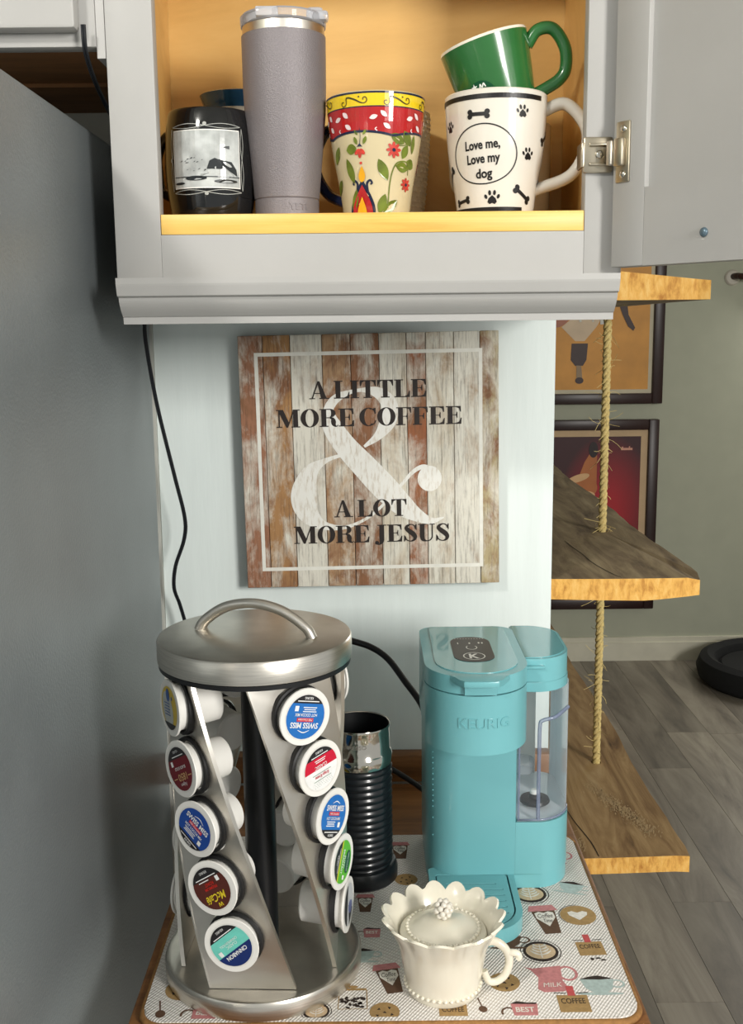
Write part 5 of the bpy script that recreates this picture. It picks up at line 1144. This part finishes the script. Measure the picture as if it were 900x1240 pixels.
poster('framed_poster', 0.642, 1.262, 1.159, 2.02, 'framed orange poster with dancing legs hung above the red poster', mat('poster_cream', (206, 196, 170), 0.6), [
    ('orange_ground', [s_rect(-0.255, 0.062, 0.248, 0.80)], ppl('orange', (214, 150, 62))),
    ('grey_ground', [s_rect(-0.255, 0.40, 0.05, 0.80)], ppl('smoke', (128, 116, 96))),
    ('pale_skirt', [s_poly([(-0.13, 0.33), (-0.02, 0.42), (0.06, 0.40), (0.02, 0.33), (-0.03, 0.27), (-0.07, 0.27)])], ppl('pale', (214, 190, 160))),
    ('dark_legs', [s_poly([(-0.085, 0.26), (-0.015, 0.26), (-0.02, 0.19), (-0.035, 0.165), (-0.068, 0.165), (-0.088, 0.19)]), ], ppl('legs', (62, 44, 42))), ('calf', [s_poly([(-0.0625, 0.167), (-0.042, 0.165), (-0.036, 0.11), (-0.062, 0.11)])], ppl('calf', (150, 126, 96))), ('shoe', [s_ell(-0.049, 0.102, 0.018, 0.014)], ppl('legs', (62, 44, 42))), ('dark_leg', [s_poly([(0.10, 0.46), (0.145, 0.46), (0.155, 0.38), (0.185, 0.325), (0.178, 0.312), (0.155, 0.33), (0.13, 0.38)])], ppl('legs', (62, 44, 42))), ('dark_coat', [s_ell(-0.02, 0.47, 0.035, 0.09)], ppl('legs', (62, 44, 42))),
    ('pale_streaks', [s_rect(0.035, 0.34, 0.05, 0.44), s_rect(0.06, 0.34, 0.07, 0.44), s_rect(-0.055, 0.35, -0.045, 0.46), s_rect(0.0, 0.35, 0.008, 0.46)], ppl('streak', (206, 204, 196))),
    ('pink_figure', [s_ell(-0.15, 0.38, 0.06, 0.05, 0.5)], ppl('pinkfig', (172, 110, 86))), ('bent_knee', [s_ell(0.12, 0.475, 0.03, 0.022)], ppl('pinkfig', (172, 110, 86)))])
def glowmat():
    m = ppl('glow', (136, 14, 28)); N = m.node_tree.nodes; Lk = m.node_tree.links
    tc = N.new('ShaderNodeTexCoord'); mp = N.new('ShaderNodeMapping'); mp.inputs['Location'].default_value = (-0.42, 0, -1.35); mp.inputs['Scale'].default_value = (4.6, 0, 3.0); Lk.new(tc.outputs['Object'], mp.inputs[0])
    g = N.new('ShaderNodeTexGradient'); g.gradient_type = 'SPHERICAL'; Lk.new(mp.outputs[0], g.inputs[0])
    r = N.new('ShaderNodeValToRGB'); r.color_ramp.elements[0].color = srgb(58, 14, 22); r.color_ramp.elements[1].color = srgb(176, 18, 34); r.color_ramp.elements[1].position = 0.8; Lk.new(g.outputs['Fac'], r.inputs[0])
    Lk.new(r.outputs[0], N['Principled BSDF'].inputs['Base Color']); return m
poster('framed_poster', 0.634, 1.254, 0.245, 1.091, 'framed dark red poster with glowing bottle shape hung under the orange poster', mat('poster_tan', (206, 176, 138), 0.6), [
    ('red_ground', [s_rect(-0.235, 0.078, 0.235, 0.772)], glowmat()),
    ('amber_bottle', [s_ell(-0.025, 0.54, 0.075, 0.05, 0.2), s_poly([(-0.05, 0.55), (-0.01, 0.66), (0.02, 0.71), (0.045, 0.69), (0.045, 0.53)])], ppl('amber', (186, 110, 56))),
    ('bottle_light', [s_ell(-0.035, 0.59, 0.05, 0.016, 0.3), s_ell(0.0, 0.515, 0.04, 0.018)], ppl('amber_light', (222, 178, 128))),
    ('dark_neck', [s_ell(0.028, 0.715, 0.02, 0.035)], ppl('neck', (34, 12, 14))),
    ('signature_mark', [s_rect(0.148, 0.712, 0.198, 0.722), s_rect(0.150, 0.722, 0.158, 0.727), s_rect(0.182, 0.722, 0.187, 0.729)], ppl('sig', (214, 150, 130)))])
cr_ = thing('curtain_rod', (1.55, 4.68, 1.69), 'dark brown rod with white wall rosette mounted on the far wall', 'curtain rod')
rz = lathe('rosette', [(0, 0), (0.033, 0), (0.034, 0.004), (0.028, 0.012), (0.014, 0.016), (0, 0.016)], mat('rosette_white', (196, 190, 178), 0.5), cr_, 28)
rz.rotation_euler = (PI / 2, 0, 0)
tube('rod', [(0.0, -0.013, 0.004), (0.01, -0.05, 0.004), (0.05, -0.075, 0.0), (0.3, -0.08, 0.0), (0.62, -0.08, 0.0)], 0.0135, mat('rod_brown', (58, 30, 24), 0.4), cr_, 10, 8)
t = thing('pet_bed', (1.70, 4.345, 0.0), 'low black round cushion lying on the plank floor by the far wall', 'pet bed')
BK = mat('black_fabric', (17, 18, 20), 0.85, var=0.2, vscale=60)
lathe('bolster', [(0.0, 0.0), (0.29, 0.0), (0.315, 0.02), (0.325, 0.06), (0.31, 0.10), (0.28, 0.115), (0.25, 0.10), (0.235, 0.06), (0.235, 0.055), (0.0, 0.055)], BK, t, 56)
lathe('pad', [(0.0, 0.056), (0.225, 0.056), (0.234, 0.065), (0.22, 0.078), (0.0, 0.085)], BK, t, 48)
